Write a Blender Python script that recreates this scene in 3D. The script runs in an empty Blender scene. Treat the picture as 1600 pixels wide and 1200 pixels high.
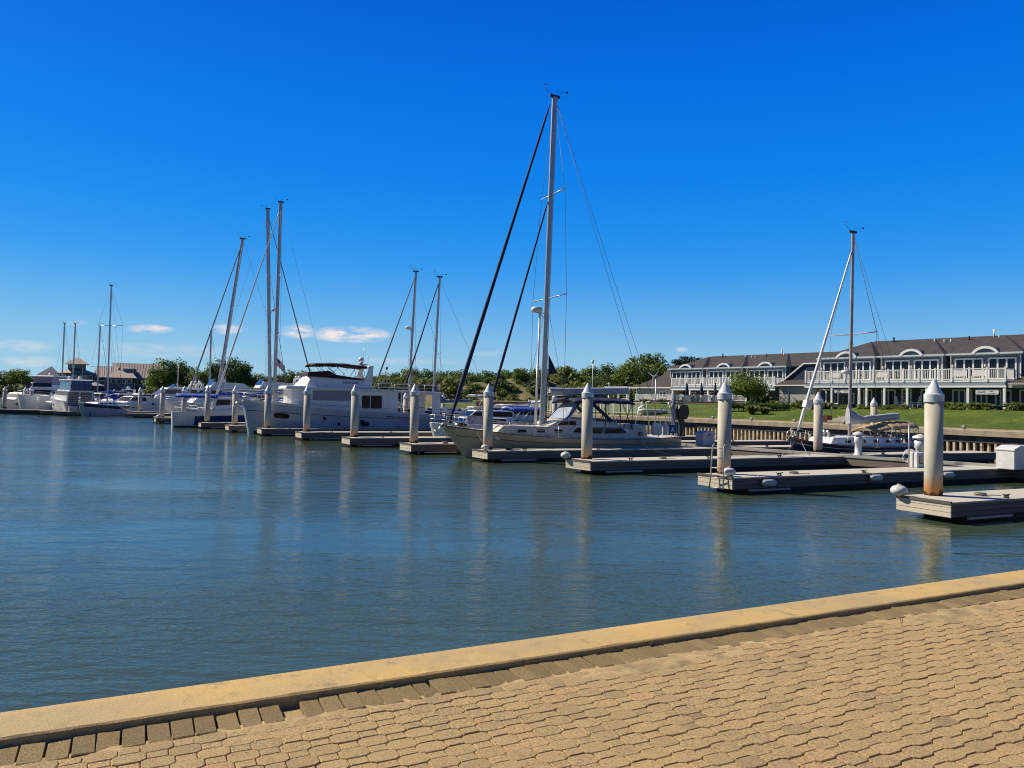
import bpy, bmesh, math, random
from mathutils import Vector, Matrix, noise
R=math.radians; PI=math.pi; sin=math.sin; cos=math.cos
sc=bpy.context.scene; COL=sc.collection
# ---------------------------------------------------------------- camera, sky, sun, exposure
CF,CP,CR,CH=1180.0,0.0227,0.0197,2.95        # focal length (px of a 1600 px frame), pitch, roll, eye height above the water
cam=bpy.data.cameras.new('camera'); sc.cycles.filter_width=1.05
co=bpy.data.objects.new('camera',cam); COL.objects.link(co); sc.camera=co
cam.sensor_width=36; cam.lens=36*CF/1600; cam.clip_end=6000; cam.clip_start=.05
fw=Vector((0,cos(CP),sin(CP))); up0=Vector((0,-sin(CP),cos(CP))); rt0=Vector((1,0,0))
rt=rt0*cos(CR)+up0*sin(CR); up=up0*cos(CR)-rt0*sin(CR)
co.matrix_world=Matrix(((rt.x,up.x,-fw.x,0),(rt.y,up.y,-fw.y,0),(rt.z,up.z,-fw.z,CH),(0,0,0,1)))
SAZ,SEL=R(157),R(41)                           # sun azimuth (counter-clockwise from +X) and elevation
sd=Vector((cos(SAZ)*cos(SEL),sin(SAZ)*cos(SEL),sin(SEL)))
sl=bpy.data.lights.new('sun','SUN'); sl.energy=5.0; sl.angle=R(.5); sl.color=(1,.90,.72)
so=bpy.data.objects.new('sun',sl); COL.objects.link(so); so.rotation_euler=(-sd).to_track_quat('-Z','Y').to_euler()
sc.view_settings.view_transform='Standard'; sc.view_settings.look='None'; sc.view_settings.exposure=0.3; sc.view_settings.gamma=1
W=bpy.data.worlds.new('World'); sc.world=W; W.use_nodes=True; wn=W.node_tree; wn.nodes.clear()
def N(t,kind,**k):
    n=t.nodes.new(kind)
    for a,b in k.items():
        if a.startswith('i_'): n.inputs[a[2:].replace('_',' ')].default_value=b
        elif a[0]=='n' and a[1:].isdigit(): n.inputs[int(a[1:])].default_value=b
        else: setattr(n,a,b)
    return n
def Mth(t,op,a,b=None,c=None,clamp=False):
    n=t.nodes.new('ShaderNodeMath'); n.operation=op; n.use_clamp=clamp
    for i,v in enumerate((a,b,c)):
        if v is None: continue
        if isinstance(v,(int,float)): n.inputs[i].default_value=v
        else: t.links.new(v,n.inputs[i])
    return n.outputs[0]
def Mix(t,f,a,b,bt='MIX'):
    n=t.nodes.new('ShaderNodeMix'); n.data_type='RGBA'; n.blend_type=bt
    for i,v in ((0,f),(6,a),(7,b)):
        if isinstance(v,(int,float)): n.inputs[i].default_value=v
        elif isinstance(v,tuple): n.inputs[i].default_value=(v+(1,))[:4]
        else: t.links.new(v,n.inputs[i])
    return n.outputs[2]
def Ramp(t,f,stops,ip='LINEAR'):
    n=t.nodes.new('ShaderNodeValToRGB'); n.color_ramp.interpolation=ip; t.links.new(f,n.inputs[0]); e=n.color_ramp.elements
    while len(e)<len(stops): e.new(.5)
    for q,(p,c) in zip(e,stops): q.position=p; q.color=(c+(1,))[:4] if isinstance(c,tuple) else (c,c,c,1)
    return n.outputs[0]
sky=N(wn,'ShaderNodeTexSky'); sky.sky_type='NISHITA'; sky.sun_disc=False; sky.sun_elevation=SEL; sky.sun_rotation=PI/2-SAZ
sky.air_density=1.0; sky.dust_density=.55; sky.ozone_density=3.0
gen=N(wn,'ShaderNodeTexCoord').outputs['Generated']; sp=N(wn,'ShaderNodeSeparateXYZ'); wn.links.new(gen,sp.inputs[0])
hs=N(wn,'ShaderNodeHueSaturation'); hs.inputs['Saturation'].default_value=1.35; wn.links.new(sky.outputs[0],hs.inputs['Color'])
grade=Ramp(wn,sp.outputs[2],[(0,(.43,.66,.84)),(.045,(.37,.62,.86)),(.10,(.17,.49,.90)),(.17,(.02,.33,.95)),(.28,(0,.25,.96)),(.46,(0,.12,.80)),(.62,(0,.055,.40)),(.85,(0,.03,.20))],'B_SPLINE')
gs=N(wn,'ShaderNodeVectorMath',operation='SCALE'); gs.inputs[3].default_value=8.6; wn.links.new(grade,gs.inputs[0])
skc=Mix(wn,.11,gs.outputs[0],Mix(wn,1.0,hs.outputs[0],(.35,.9,1.0),'MULTIPLY'))
yy=Mth(wn,'MAXIMUM',sp.outputs[1],.05); uu=Mth(wn,'DIVIDE',sp.outputs[0],yy); vv=Mth(wn,'DIVIDE',sp.outputs[2],yy)
nz=N(wn,'ShaderNodeTexNoise',i_Scale=1.0,i_Detail=6.0,i_Roughness=.62); cb=N(wn,'ShaderNodeCombineXYZ')
wn.links.new(Mth(wn,'MULTIPLY',uu,26.),cb.inputs[0]); wn.links.new(Mth(wn,'MULTIPLY',vv,95.),cb.inputs[1]); wn.links.new(cb.outputs[0],nz.inputs['Vector'])
cl=None
# small clouds low over the horizon: bearing (x/y), height (z/y), half width, half height, strength
for (cx,cy,w,h,s) in ((-.482,.086,.034,.007,1.0),(-.215,.084,.056,.012,1.5),(-.285,.087,.026,.011,1.2),(-.38,.088,.024,.008,1.0),(-.58,.092,.018,.004,.5),(-.47,.058,.14,.011,.32),(-.65,.060,.05,.010,.45),(-.64,.040,.05,.008,.5),(.225,.073,.010,.004,.5),(-.03,.062,.03,.004,.3),(-.15,.050,.10,.006,.25)):
    a=Mth(wn,'MULTIPLY',Mth(wn,'SUBTRACT',uu,cx),1/w); b=Mth(wn,'MULTIPLY',Mth(wn,'SUBTRACT',vv,cy),1/h)
    r2=Mth(wn,'ADD',Mth(wn,'MULTIPLY',a,a),Mth(wn,'MULTIPLY',b,b))
    m=Mth(wn,'MULTIPLY',Mth(wn,'SUBTRACT',1.0,r2,clamp=True),s); cl=m if cl is None else Mth(wn,'MAXIMUM',cl,m)
cn=Mth(wn,'MULTIPLY',cl,Mth(wn,'MULTIPLY',Mth(wn,'SUBTRACT',nz.outputs[0],.36,clamp=True),4.2),clamp=True)
skc=Mix(wn,cn,skc,(8.2,7.4,7.3))
back=Mth(wn,'ADD',.50,Mth(wn,'MULTIPLY',Mth(wn,'ADD',Mth(wn,'MULTIPLY',sp.outputs[1],1.6),.55,clamp=True),.50))   # sky dimmed behind the camera, added to weaken the fill light
bsc=N(wn,'ShaderNodeVectorMath',operation='SCALE'); wn.links.new(skc,bsc.inputs[0]); wn.links.new(back,bsc.inputs[3]); skc=bsc.outputs[0]
bg=N(wn,'ShaderNodeBackground',i_Strength=.087); wn.links.new(skc,bg.inputs[0]); wo=N(wn,'ShaderNodeOutputWorld'); wn.links.new(bg.outputs[0],wo.inputs[0])

# ---------------------------------------------------------------- where a direction of the camera meets the world
def ray(x,y):
    a=x-800;b=y-600; u=a*cos(CR)+b*sin(CR); v=-a*sin(CR)+b*cos(CR)
    return Vector((u,CF*cos(CP)+v*sin(CP),CF*sin(CP)-v*cos(CP)))
def at(x,y,z=0.0):
    d=ray(x,y); t=(z-CH)/d.z; return Vector((d.x*t,d.y*t,z))
def atY(x,Y,z=0.0,y0=600):
    "ground point at depth Y seen in column x"
    yv=y0
    for _ in range(5):
        d=ray(x,yv); t=Y/d.y; zz=CH+d.z*t; yv+=(zz-z)*CF/Y
    d=ray(x,yv); t=Y/d.y; return Vector((d.x*t,Y,z))
def zat(y,x,Y):
    d=ray(x,y); return CH+d.z*Y/d.y
def atYp(x,y,Y):
    d=ray(x,y)*1.0; t=Y/d.y; return Vector((d.x*t,Y,CH+d.z*t))

# ---------------------------------------------------------------- materials
MT={}
def mat(name,col,rough=.5,metal=0.0,col2=None,vs=2.0,vc=(.4,.6),bump=0.0,bs=30.0,spec=.5,coat=0.0,det=4.0,stretch=None):
    if name in MT: return MT[name]
    m=bpy.data.materials.new(name); m.use_nodes=True; t=m.node_tree; p=t.nodes['Principled BSDF']
    p.inputs['Base Color'].default_value=col+(1,); p.inputs['Roughness'].default_value=rough; p.inputs['Metallic'].default_value=metal
    p.inputs['Specular IOR Level'].default_value=spec; p.inputs['Coat Weight'].default_value=coat
    tc=t.nodes.new('ShaderNodeTexCoord').outputs['Object']
    if stretch:
        mp=t.nodes.new('ShaderNodeMapping'); mp.inputs['Scale'].default_value=stretch; t.links.new(tc,mp.inputs[0]); tc=mp.outputs[0]
    if col2:
        n=N(t,'ShaderNodeTexNoise',i_Scale=vs,i_Detail=det,i_Roughness=.6); t.links.new(tc,n.inputs['Vector'])
        t.links.new(Ramp(t,n.outputs[0],[(vc[0],col),(vc[1],col2)]),p.inputs['Base Color'])
    if bump:
        n=N(t,'ShaderNodeTexNoise',i_Scale=bs,i_Detail=3.0); t.links.new(tc,n.inputs['Vector'])
        b=N(t,'ShaderNodeBump',i_Strength=bump,i_Distance=.02); t.links.new(n.outputs[0],b.inputs['Height']); t.links.new(b.outputs[0],p.inputs['Normal'])
    MT[name]=m; return m
white=mat('white_gelcoat',(.80,.79,.76),.38,col2=(.70,.71,.70),vs=1.2)
cream=mat('cream_gelcoat',(.50,.44,.33),.25,col2=(.42,.37,.28),vs=.9)
creamdk=mat('cream_deck',(.68,.62,.48),.4,col2=(.60,.55,.43),vs=3)
greyhull=mat('pale_grey_gelcoat',(.42,.46,.52),.22,col2=(.37,.41,.47),vs=.7)
navyhull=mat('navy_gelcoat',(.008,.022,.062),.2,col2=(.012,.028,.072),vs=1.0)
bluehull=mat('blue_gelcoat',(.012,.05,.16),.15)
darkglass=mat('dark_glass',(.006,.008,.014),.16,spec=.22)
smoke=mat('smoked_glass',(.03,.035,.045),.08,spec=.7)
alu=mat('mast_aluminium',(.52,.51,.50),.38,.55,col2=(.44,.43,.43),vs=.8)
whitemast=mat('white_mast_paint',(.70,.69,.68),.35,col2=(.62,.62,.62),vs=.6)
steel=mat('stainless_steel',(.50,.50,.50),.42,.75)
wire=mat('wire_rope',(.10,.10,.11),.5,.3)
navycl=mat('navy_canvas',(.008,.013,.05),.8,col2=(.014,.022,.075),vs=3,bump=.3,bs=12)
bluecl=mat('blue_canvas',(.01,.055,.33),.75,col2=(.015,.08,.42),vs=2,bump=.3,bs=9)
greycl=mat('grey_canvas',(.30,.32,.37),.8,col2=(.22,.24,.30),vs=3,bump=.5,bs=7)
palecl=mat('pale_grey_canvas',(.48,.48,.50),.8,col2=(.38,.38,.42),vs=2.2,bump=.5,bs=6)
tancl=mat('tan_canvas',(.50,.34,.18),.8,col2=(.42,.28,.14),vs=3,bump=.3,bs=8)
maroon=mat('maroon_canvas',(.032,.006,.012),.8,col2=(.055,.010,.018),vs=3,bump=.3,bs=9)
black=mat('black_rubber',(.012,.012,.013),.5)
teak=mat('teak_wood',(.20,.11,.055),.55,col2=(.14,.075,.035),vs=8)
redpaint=mat('red_antifouling',(.16,.02,.015),.6)
greenpaint=mat('teal_glass',(.02,.09,.10),.1,spec=.7)
fenderm=mat('white_vinyl',(.66,.65,.61),.35,col2=(.52,.51,.46),vs=7)
rope=mat('dock_rope',(.30,.28,.24),.9)
boxm=mat('white_fibreglass',(.70,.70,.68),.4,col2=(.60,.61,.60),vs=4)
inside=mat('dim_interior',(.05,.045,.04),.8)
# ---------------------------------------------------------------- mesh builder
class MB:
    def __init__(s): s.v=[]; s.f=[]; s.sm=[]
    def add(s,vs,fs,smooth=False):
        b=len(s.v); s.v+=[tuple(v) for v in vs]; s.f+=[[b+i for i in f] for f in fs]; s.sm+=[smooth]*len(fs); return s
    def box(s,c,d,rz=0.0,ry=0.0,rx=0.0):
        x,y,z=[q/2 for q in d]; M=Matrix.Rotation(rz,3,'Z')@Matrix.Rotation(ry,3,'Y')@Matrix.Rotation(rx,3,'X'); c=Vector(c)
        vs=[c+M@Vector(p) for p in ((-x,-y,-z),(x,-y,-z),(x,y,-z),(-x,y,-z),(-x,-y,z),(x,-y,z),(x,y,z),(-x,y,z))]
        return s.add(vs,[(0,3,2,1),(4,5,6,7),(0,1,5,4),(1,2,6,5),(2,3,7,6),(3,0,4,7)])
    def bb(s,x0,x1,y0,y1,z0,z1): return s.box(((x0+x1)/2,(y0+y1)/2,(z0+z1)/2),(abs(x1-x0),abs(y1-y0),abs(z1-z0)))
    def tube(s,pts,r,n=6,caps=True,r2=None):
        P=[Vector(p) for p in pts]; rings=[]
        for i,p in enumerate(P):
            d=(P[min(i+1,len(P)-1)]-P[max(i-1,0)]).normalized(); a=Vector((0,0,1)) if abs(d.z)<.9 else Vector((1,0,0))
            u=d.cross(a).normalized(); w=d.cross(u); rr=r if r2 is None else r+(r2-r)*i/(len(P)-1)
            if isinstance(rr,(list,tuple)): rr=rr[i]
            rings+= [p+(u*cos(2*PI*k/n)+w*sin(2*PI*k/n))*rr for k in range(n)]
        fs=[(i*n+k,i*n+(k+1)%n,(i+1)*n+(k+1)%n,(i+1)*n+k) for i in range(len(P)-1) for k in range(n)]
        s.add(rings,fs,n>4)
        if caps: b=len(s.v)-len(rings); s.f+=[[b+k for k in range(n)],[b+(len(P)-1)*n+k for k in range(n-1,-1,-1)]]; s.sm+=[False,False]
        return s
    def lathe(s,prof,c=(0,0,0),n=16,ax='z'):
        c=Vector(c); vs=[]
        for (r,z) in prof:
            for k in range(n):
                a=2*PI*k/n; q=(r*cos(a),r*sin(a),z) if ax=='z' else ((z,r*cos(a),r*sin(a)) if ax=='x' else (r*cos(a),z,r*sin(a)))
                vs.append(c+Vector(q))
        m=len(prof); fs=[(i*n+k,i*n+(k+1)%n,(i+1)*n+(k+1)%n,(i+1)*n+k) for i in range(m-1) for k in range(n)]
        return s.add(vs,fs,True)
    def prof(s,pts,y0,y1,y0t=None,y1t=None,zr=None):
        "side outline (x,z) carried across from y0 to y1; with zr=(zlow,zhigh) the width tapers to y0t..y1t"
        def yv(z,a,b):
            if b is None or zr is None: return a
            t=max(0,min(1,(z-zr[0])/(zr[1]-zr[0]))); return a+(b-a)*t
        n=len(pts); vs=[(x,yv(z,y0,y0t),z) for x,z in pts]+[(x,yv(z,y1,y1t),z) for x,z in pts]
        fs=[list(range(n)),list(range(2*n-1,n-1,-1))]+[(i,n+i,n+(i+1)%n,(i+1)%n) for i in range(n)]
        return s.add(vs,fs)
    def plan(s,pts,z0,z1):
        n=len(pts); vs=[(p[0],p[1],z0) for p in pts]+[(p[0],p[1],z1) for p in pts]
        return s.add(vs,[list(range(n-1,-1,-1)),list(range(n,2*n))]+[(i,(i+1)%n,n+(i+1)%n,n+i) for i in range(n)])
    def grid(s,rows,smooth=True):
        m=len(rows[0]); vs=[p for r in rows for p in r]
        return s.add(vs,[(i*m+k,i*m+k+1,(i+1)*m+k+1,(i+1)*m+k) for i in range(len(rows)-1) for k in range(m-1)],smooth)
    def mesh(s,name,weld=False,recalc=True):
        me=bpy.data.meshes.new(name); me.from_pydata(s.v,[],s.f)
        me.polygons.foreach_set('use_smooth',s.sm)
        if weld or recalc:
            b=bmesh.new(); b.from_mesh(me)
            if weld: bmesh.ops.remove_doubles(b,verts=b.verts,dist=.0008)
            if recalc: bmesh.ops.recalc_face_normals(b,faces=b.faces)
            b.to_mesh(me); b.free()
        return me
    def build(s,name,m,parent=None,label=None,weld=False,recalc=True,bevel=0,loc=None):
        me=s.mesh(name,weld,recalc); me.materials.append(m); o=bpy.data.objects.new(name,me); COL.objects.link(o)
        if parent is not None: o.parent=parent
        if label: o['label']=label
        if loc is not None: o.location=loc
        if bevel:
            q=o.modifiers.new('bevel','BEVEL'); q.width=bevel; q.segments=2; q.limit_method='ANGLE'; q.angle_limit=R(35)
        return o
def tag(o,label=None,cat=None,group=None,kind=None):
    if label: o['label']=label
    if cat: o['category']=cat
    if group: o['group']=group
    if kind: o['kind']=kind
    return o
def thing(name,label,cat,loc=(0,0,0),rz=0.0,group=None):
    o=bpy.data.objects.new(name,None); COL.objects.link(o); o.location=loc; o.rotation_euler=(0,0,rz); o.empty_display_size=.3
    return tag(o,label,cat,group)
def kids(o): return [c for c in COL.objects if c.parent is o]
def dup(src,loc,rz=None,label=None,group=None,scale=None,ks=None):
    r=src.copy(); COL.objects.link(r); r.location=loc
    if rz is not None: r.rotation_euler=(0,0,rz)
    if label: r['label']=label
    if group: r['group']=group
    if scale is not None: r.scale=scale if hasattr(scale,'__len__') else (scale,)*3
    for c in list(src.children):
        d=c.copy(); COL.objects.link(d); d.parent=r
        for g in list(c.children):
            e=g.copy(); COL.objects.link(e); e.parent=d
    return r
def text(name,s,size,m,parent,loc,rot,ext=.004,label=None,align='CENTER',sx=1.0):
    cu=bpy.data.curves.new(name,'FONT'); cu.body=s; cu.size=size; cu.extrude=ext; cu.align_x=align; cu.align_y='CENTER'; cu.resolution_u=2
    t=bpy.data.objects.new(name+'_curve',cu); COL.objects.link(t); bpy.context.view_layer.update()
    me=bpy.data.meshes.new_from_object(t.evaluated_get(bpy.context.evaluated_depsgraph_get())); bpy.data.objects.remove(t); me.name=name; me.materials.clear(); me.materials.append(m)
    o=bpy.data.objects.new(name,me); COL.objects.link(o); o.parent=parent; o.location=loc; o.rotation_euler=rot; o.scale=(sx,1,1)
    if label: o['label']=label
    return o
UD=R(26); U=Vector((cos(UD),sin(UD),0)); NN=Vector((-sin(UD),cos(UD),0))   # direction of the finger docks and its normal (away from the camera)
FD=R(-50); FX=Vector((cos(FD),sin(FD),0)); FY=Vector((-sin(FD),cos(FD),0))  # direction of the shore front and its normal (inland)
# ================================================================ SETTING
# ---- water
def water_mat():
    m=bpy.data.materials.new('harbour_water'); m.use_nodes=True; t=m.node_tree; p=t.nodes['Principled BSDF']
    p.inputs['Base Color'].default_value=(.050,.077,.044,1); p.inputs['Roughness'].default_value=.05; p.inputs['IOR'].default_value=1.33
    p.inputs['Specular IOR Level'].default_value=.5
    tc=t.nodes.new('ShaderNodeTexCoord').outputs['Object']
    def nz(scale,rot,st,det=2.0):
        mp=t.nodes.new('ShaderNodeMapping'); mp.inputs['Rotation'].default_value=(0,0,rot); mp.inputs['Scale'].default_value=st; t.links.new(tc,mp.inputs[0])
        n=N(t,'ShaderNodeTexNoise',i_Scale=scale,i_Detail=det,i_Roughness=.55); t.links.new(mp.outputs[0],n.inputs['Vector']); return n.outputs[0]
    a=nz(1.15,R(-20),(.55,1.5,1),3.0); b=nz(5.0,R(15),(.6,1.4,1),3.0); c=nz(.075,R(30),(.6,1.5,1),4.0); d=nz(16.,R(30),(.8,1.3,1),2.)
    # calm slicks and ruffled patches
    ruf=Ramp(t,c,[(.38,.22),(.62,1.0)])
    h=Mth(t,'ADD',Mth(t,'MULTIPLY',a,1.0),Mth(t,'ADD',Mth(t,'MULTIPLY',b,.36),Mth(t,'MULTIPLY',d,.13)))
    h=Mth(t,'MULTIPLY',h,ruf)
    bp=N(t,'ShaderNodeBump',i_Strength=1.0,i_Distance=.085); t.links.new(h,bp.inputs['Height']); t.links.new(bp.outputs[0],p.inputs['Normal'])
    return m
wm=water_mat()
q=MB(); q.add([(-900,-60,0),(900,-60,0),(900,1400,0),(-900,1400,0)],[(0,1,2,3)]); tag(q.build('water',wm),kind='structure')

# ---- foreground quay: coping, soldier course, pavers, sand
c0=at(0,1111,1.42); c1=at(1600,889,1.42); CU=(c1-c0).normalized(); CN=Vector((CU.y,-CU.x,0))   # along the coping, and towards the land
CA=math.atan2(CU.y,CU.x)
def quay(u,v,z): return c0+CU*u+CN*v+Vector((0,0,z-1.42))
rnd=random.Random(5)
concm=mat('weathered_coping_concrete',(.36,.25,.11),.85,col2=(.50,.37,.18),vs=1.7,vc=(.35,.65),bump=.7,bs=55,det=8)
def coping_mat():
    m=bpy.data.materials.new('coping_concrete'); m.use_nodes=True; t=m.node_tree; p=t.nodes['Principled BSDF']; p.inputs['Roughness'].default_value=.9
    tc=t.nodes.new('ShaderNodeTexCoord').outputs['Object']
    n1=N(t,'ShaderNodeTexNoise',i_Scale=1.3,i_Detail=6.,i_Roughness=.65); n2=N(t,'ShaderNodeTexNoise',i_Scale=9.,i_Detail=8.,i_Roughness=.7); n3=N(t,'ShaderNodeTexVoronoi',i_Scale=70.)
    for n in (n1,n2,n3): t.links.new(tc,n.inputs['Vector'])
    c=Mix(t,Ramp(t,n1.outputs[0],[(.38,0.),(.62,1.)]),(.47,.34,.16),(.64,.42,.14))
    c=Mix(t,Ramp(t,n2.outputs[0],[(.33,.7),(.45,0.)]),c,(.27,.20,.11)); c=Mix(t,Ramp(t,n3.outputs[0],[(.10,.55),(.22,0.)]),c,(.50,.43,.30))
    n4=N(t,'ShaderNodeTexNoise',i_Scale=150.,i_Detail=2.); t.links.new(tc,n4.inputs['Vector'])
    c=Mix(t,Ramp(t,n4.outputs[0],[(.40,.5),(.47,0.)]),c,(.15,.11,.065))
    t.links.new(c,p.inputs['Base Color'])
    h=Mth(t,'ADD',Mth(t,'MULTIPLY',n4.outputs[0],.5),n2.outputs[0]); b=N(t,'ShaderNodeBump',i_Strength=.6,i_Distance=.008); t.links.new(h,b.inputs['Height']); t.links.new(b.outputs[0],p.inputs['Normal'])
    return m
CW=.345
q=MB(); rows=[]; nU=420
for i in range(nU+1):
    u=-4+ i*(20/nU); w=noise.noise(Vector((u*2.3,0,3)))*.006; chip=max(0,noise.noise(Vector((u*4.1,7,1)))-.30)*.035; e2=noise.noise(Vector((u*9,2,5)))*.004
    rows.append([quay(u,.0,.2),quay(u,.0,1.40),quay(u,.012,1.417),quay(u,.06,1.42+w*.4),quay(u,.2,1.421+w*.3),quay(u,CW-.012-chip,1.420+w*.3),quay(u,CW-chip*.7+e2,1.413-chip*.3),quay(u,CW+e2*.5-chip*.5,1.398-chip*.5),quay(u,CW+.005,1.05)])
q.grid(rows,False); coping=q.build('quay_coping',coping_mat()); tag(coping,kind='structure')
# far continuation of the coping to both sides
q=MB(); q.add([quay(-40,0,.2),quay(-40,0,1.42),quay(-40,CW,1.42),quay(-40,CW,1.1),quay(-4,0,.2),quay(-4,0,1.42),quay(-4,CW,1.42),quay(-4,CW,1.1)],[(0,1,5,4),(1,2,6,5),(2,3,7,6)])
q.add([quay(16,0,.2),quay(16,0,1.42),quay(16,CW,1.42),quay(16,CW,1.1),quay(60,0,.2),quay(60,0,1.42),quay(60,CW,1.42),quay(60,CW,1.1)],[(0,1,5,4),(1,2,6,5),(2,3,7,6)])
tag(q.build('quay_wall',concm),kind='structure')
def stone_mat(name,base,tones,speck):
    "rough split-face paver: base tone per stone from the mesh, pale and dark grit"
    m=bpy.data.materials.new(name); m.use_nodes=True; t=m.node_tree; p=t.nodes['Principled BSDF']; p.inputs['Roughness'].default_value=.88; p.inputs['Specular IOR Level'].default_value=.3
    tc=t.nodes.new('ShaderNodeTexCoord').outputs['Object']
    at_=N(t,'ShaderNodeAttribute'); at_.attribute_name='tone'
    c=Ramp(t,at_.outputs['Fac'],tones)
    n1=N(t,'ShaderNodeTexNoise',i_Scale=125.,i_Detail=8.,i_Roughness=.85); n2=N(t,'ShaderNodeTexNoise',i_Scale=2.2,i_Detail=4.); n3=N(t,'ShaderNodeTexVoronoi',i_Scale=95.)
    for n in (n1,n2,n3): t.links.new(tc,n.inputs['Vector'])
    c=Mix(t,Ramp(t,n1.outputs[0],[(.43,1.),(.50,0.)]),c,(.11,.075,.04))
    c=Mix(t,Ramp(t,n3.outputs[0],[(.12,speck),(.24,0.)]),c,(.56,.46,.32))
    c=Mix(t,Ramp(t,n2.outputs[0],[(.35,.0),(.7,.35)]),c,base)
    t.links.new(c,p.inputs['Base Color']); b=N(t,'ShaderNodeBump',i_Strength=.9,i_Distance=.006); t.links.new(n1.outputs[0],b.inputs['Height']); t.links.new(b.outputs[0],p.inputs['Normal'])
    return m
def toned(q,name,m,tones):
    me=q.mesh(name,recalc=False); me.materials.append(m); a=me.attributes.new('tone','FLOAT','FACE'); a.data.foreach_set('value',tones)
    o=bpy.data.objects.new(name,me); COL.objects.link(o); return o
def add_stone(q,tones,poly,z,tilt,tone,bev=.005,dep=.05):
    "one paver: bevelled top and short sides, poly in (u,v)"
    n=len(poly); cx=sum(p[0] for p in poly)/n; cy=sum(p[1] for p in poly)/n
    def zz(u,v): return z+tilt[0]*(u-cx)+tilt[1]*(v-cy)
    top=[]; mid=[]; bot=[]
    for (u,v) in poly:
        du,dv=u-cx,v-cy; L=math.hypot(du,dv); k=(L-bev)/L
        top.append(quay(cx+du*k,cy+dv*k,zz(u,v))); mid.append(quay(u,v,zz(u,v)-bev*.7)); bot.append(quay(u,v,z-dep))
    q.add(top+mid+bot,[list(range(n-1,-1,-1))]+[(i,(i+1)%n,n+(i+1)%n,n+i) for i in range(n)]+[(n+i,n+(i+1)%n,2*n+(i+1)%n,2*n+i) for i in range(n)])
    # keep winding outward: checked by the flip below
    tones+= [tone]*(1+2*n)
PZ=1.387
q=MB(); tones=[]; s0=CW+.018; bl=.20; u=-3.2
while u<13.5:
    w=.1+rnd.uniform(-.003,.004); g=.0075+ (rnd.random()<.14)*rnd.uniform(.004,.014)
    dv=rnd.uniform(0,.012)+.02*max(0,noise.noise(Vector((u*.8,3,0)))); lean=rnd.uniform(-.004,.004)
    z=PZ+rnd.uniform(-.005,.004)-.012*max(0,noise.noise(Vector((u*.6,9,0))))
    p=[(u,s0+dv),(u+w-g,s0+dv),(u+w-g+lean,s0+dv+bl),(u+lean,s0+dv+bl)]
    if rnd.random()>.02: add_stone(q,tones,p,z,(rnd.uniform(-.05,.05),rnd.uniform(-.05,.01)),rnd.uniform(0,.6),bev=.006)
    u+=w
sold=toned(q,'soldier_course',stone_mat('soldier_brick',(.25,.18,.09),[(0,(.24,.17,.07)),(.5,(.34,.245,.10)),(1,(.43,.31,.13))],.9),tones); tag(sold,kind='structure')
q=MB(); tones=[]; h=.111; sq=.043; hv=.080; sv=.031; v0=s0+bl+.03+hv*.5; gp=.0026
i0=int(-3.4/h); i1=int(13.8/h)
for j in range(0,60):
    for i in range(i0,i1):
        uc=i*h; vc=v0+j*hv
        # leave out what can never be seen: strips far right behind the camera
        if vc>4.9: continue
        jig=(rnd.uniform(-.0012,.0012),rnd.uniform(-.0012,.0012))
        z=PZ+.002+rnd.uniform(-.0022,.0022)+.007*noise.noise(Vector((uc*.9,vc*.9,4)))-.010*max(0,noise.noise(Vector((uc*.5,vc*2,9))))
        wv=.02 if j<2 else .012
        tilt=(rnd.uniform(-wv,wv),rnd.uniform(-wv,wv)); tone=min(1,max(0,rnd.gauss(.52,.17)))
        if (i+j)%2==0:
            a=h-sq-gp; b=sq-gp*.4; c=hv-sv-gp; d=sv-gp*.4
            P=[(a,-d),(a,d),(b,c),(-b,c),(-a,d),(-a,-d),(-b,-c),(b,-c)]
        else:
            a=sq-gp; c=sv-gp; P=[(a,-c),(a,c),(-a,c),(-a,-c)]
        add_stone(q,tones,[(uc+x+jig[0],vc+y+jig[1]) for x,y in P],z,tilt,tone,bev=.0036,dep=.03)
pav=toned(q,'paving',stone_mat('tan_paver',(.54,.38,.16),[(0,(.36,.245,.13)),(.3,(.50,.345,.165)),(.6,(.59,.41,.19)),(1,(.66,.40,.18))],.45),tones); tag(pav,kind='structure')
# sand swept over the stones beside the soldier course, and filling the joints
q=MB(); rows=[]; nv=110; nu=900
for i in range(nu+1):
    u=-3.4+i*(17./nu); r=[]
    for j in range(nv+1):
        v=s0-.02+ (4.9)*(j/nv)**1.7
        z=PZ-.0115+.0018*noise.noise(Vector((u*7,v*7,1)))
        d=(v-(s0+bl+.10+.09*noise.noise(Vector((u*.45,2,2)))))/.15
        amp=.0085+.017*noise.noise(Vector((u*.75,5,5)))+.004*noise.noise(Vector((u*5,v*5,5)))
        z+=max(0,amp+.002)*math.exp(-d*d)
        if v<s0+bl*.8: z-=.02
        r.append(quay(u,v,z))
    rows.append(r)
q.grid(rows,True)
sand=q.build('joint_sand',mat('pale_sand',(.62,.45,.21),.95,col2=(.30,.20,.095),vs=7,vc=(.42,.70),bump=.8,bs=160,det=8),recalc=False); tag(sand,kind='structure')
q=MB(); q.add([quay(-40,CW,1.350),quay(60,CW,1.350),quay(60,40,1.350),quay(-40,40,1.350)],[(0,1,2,3)]); tag(q.build('quay_ground',mat('quay_ground',(.36,.25,.13),.95,col2=(.30,.2,.11),vs=3,bump=.5,bs=60)),kind='structure')
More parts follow.
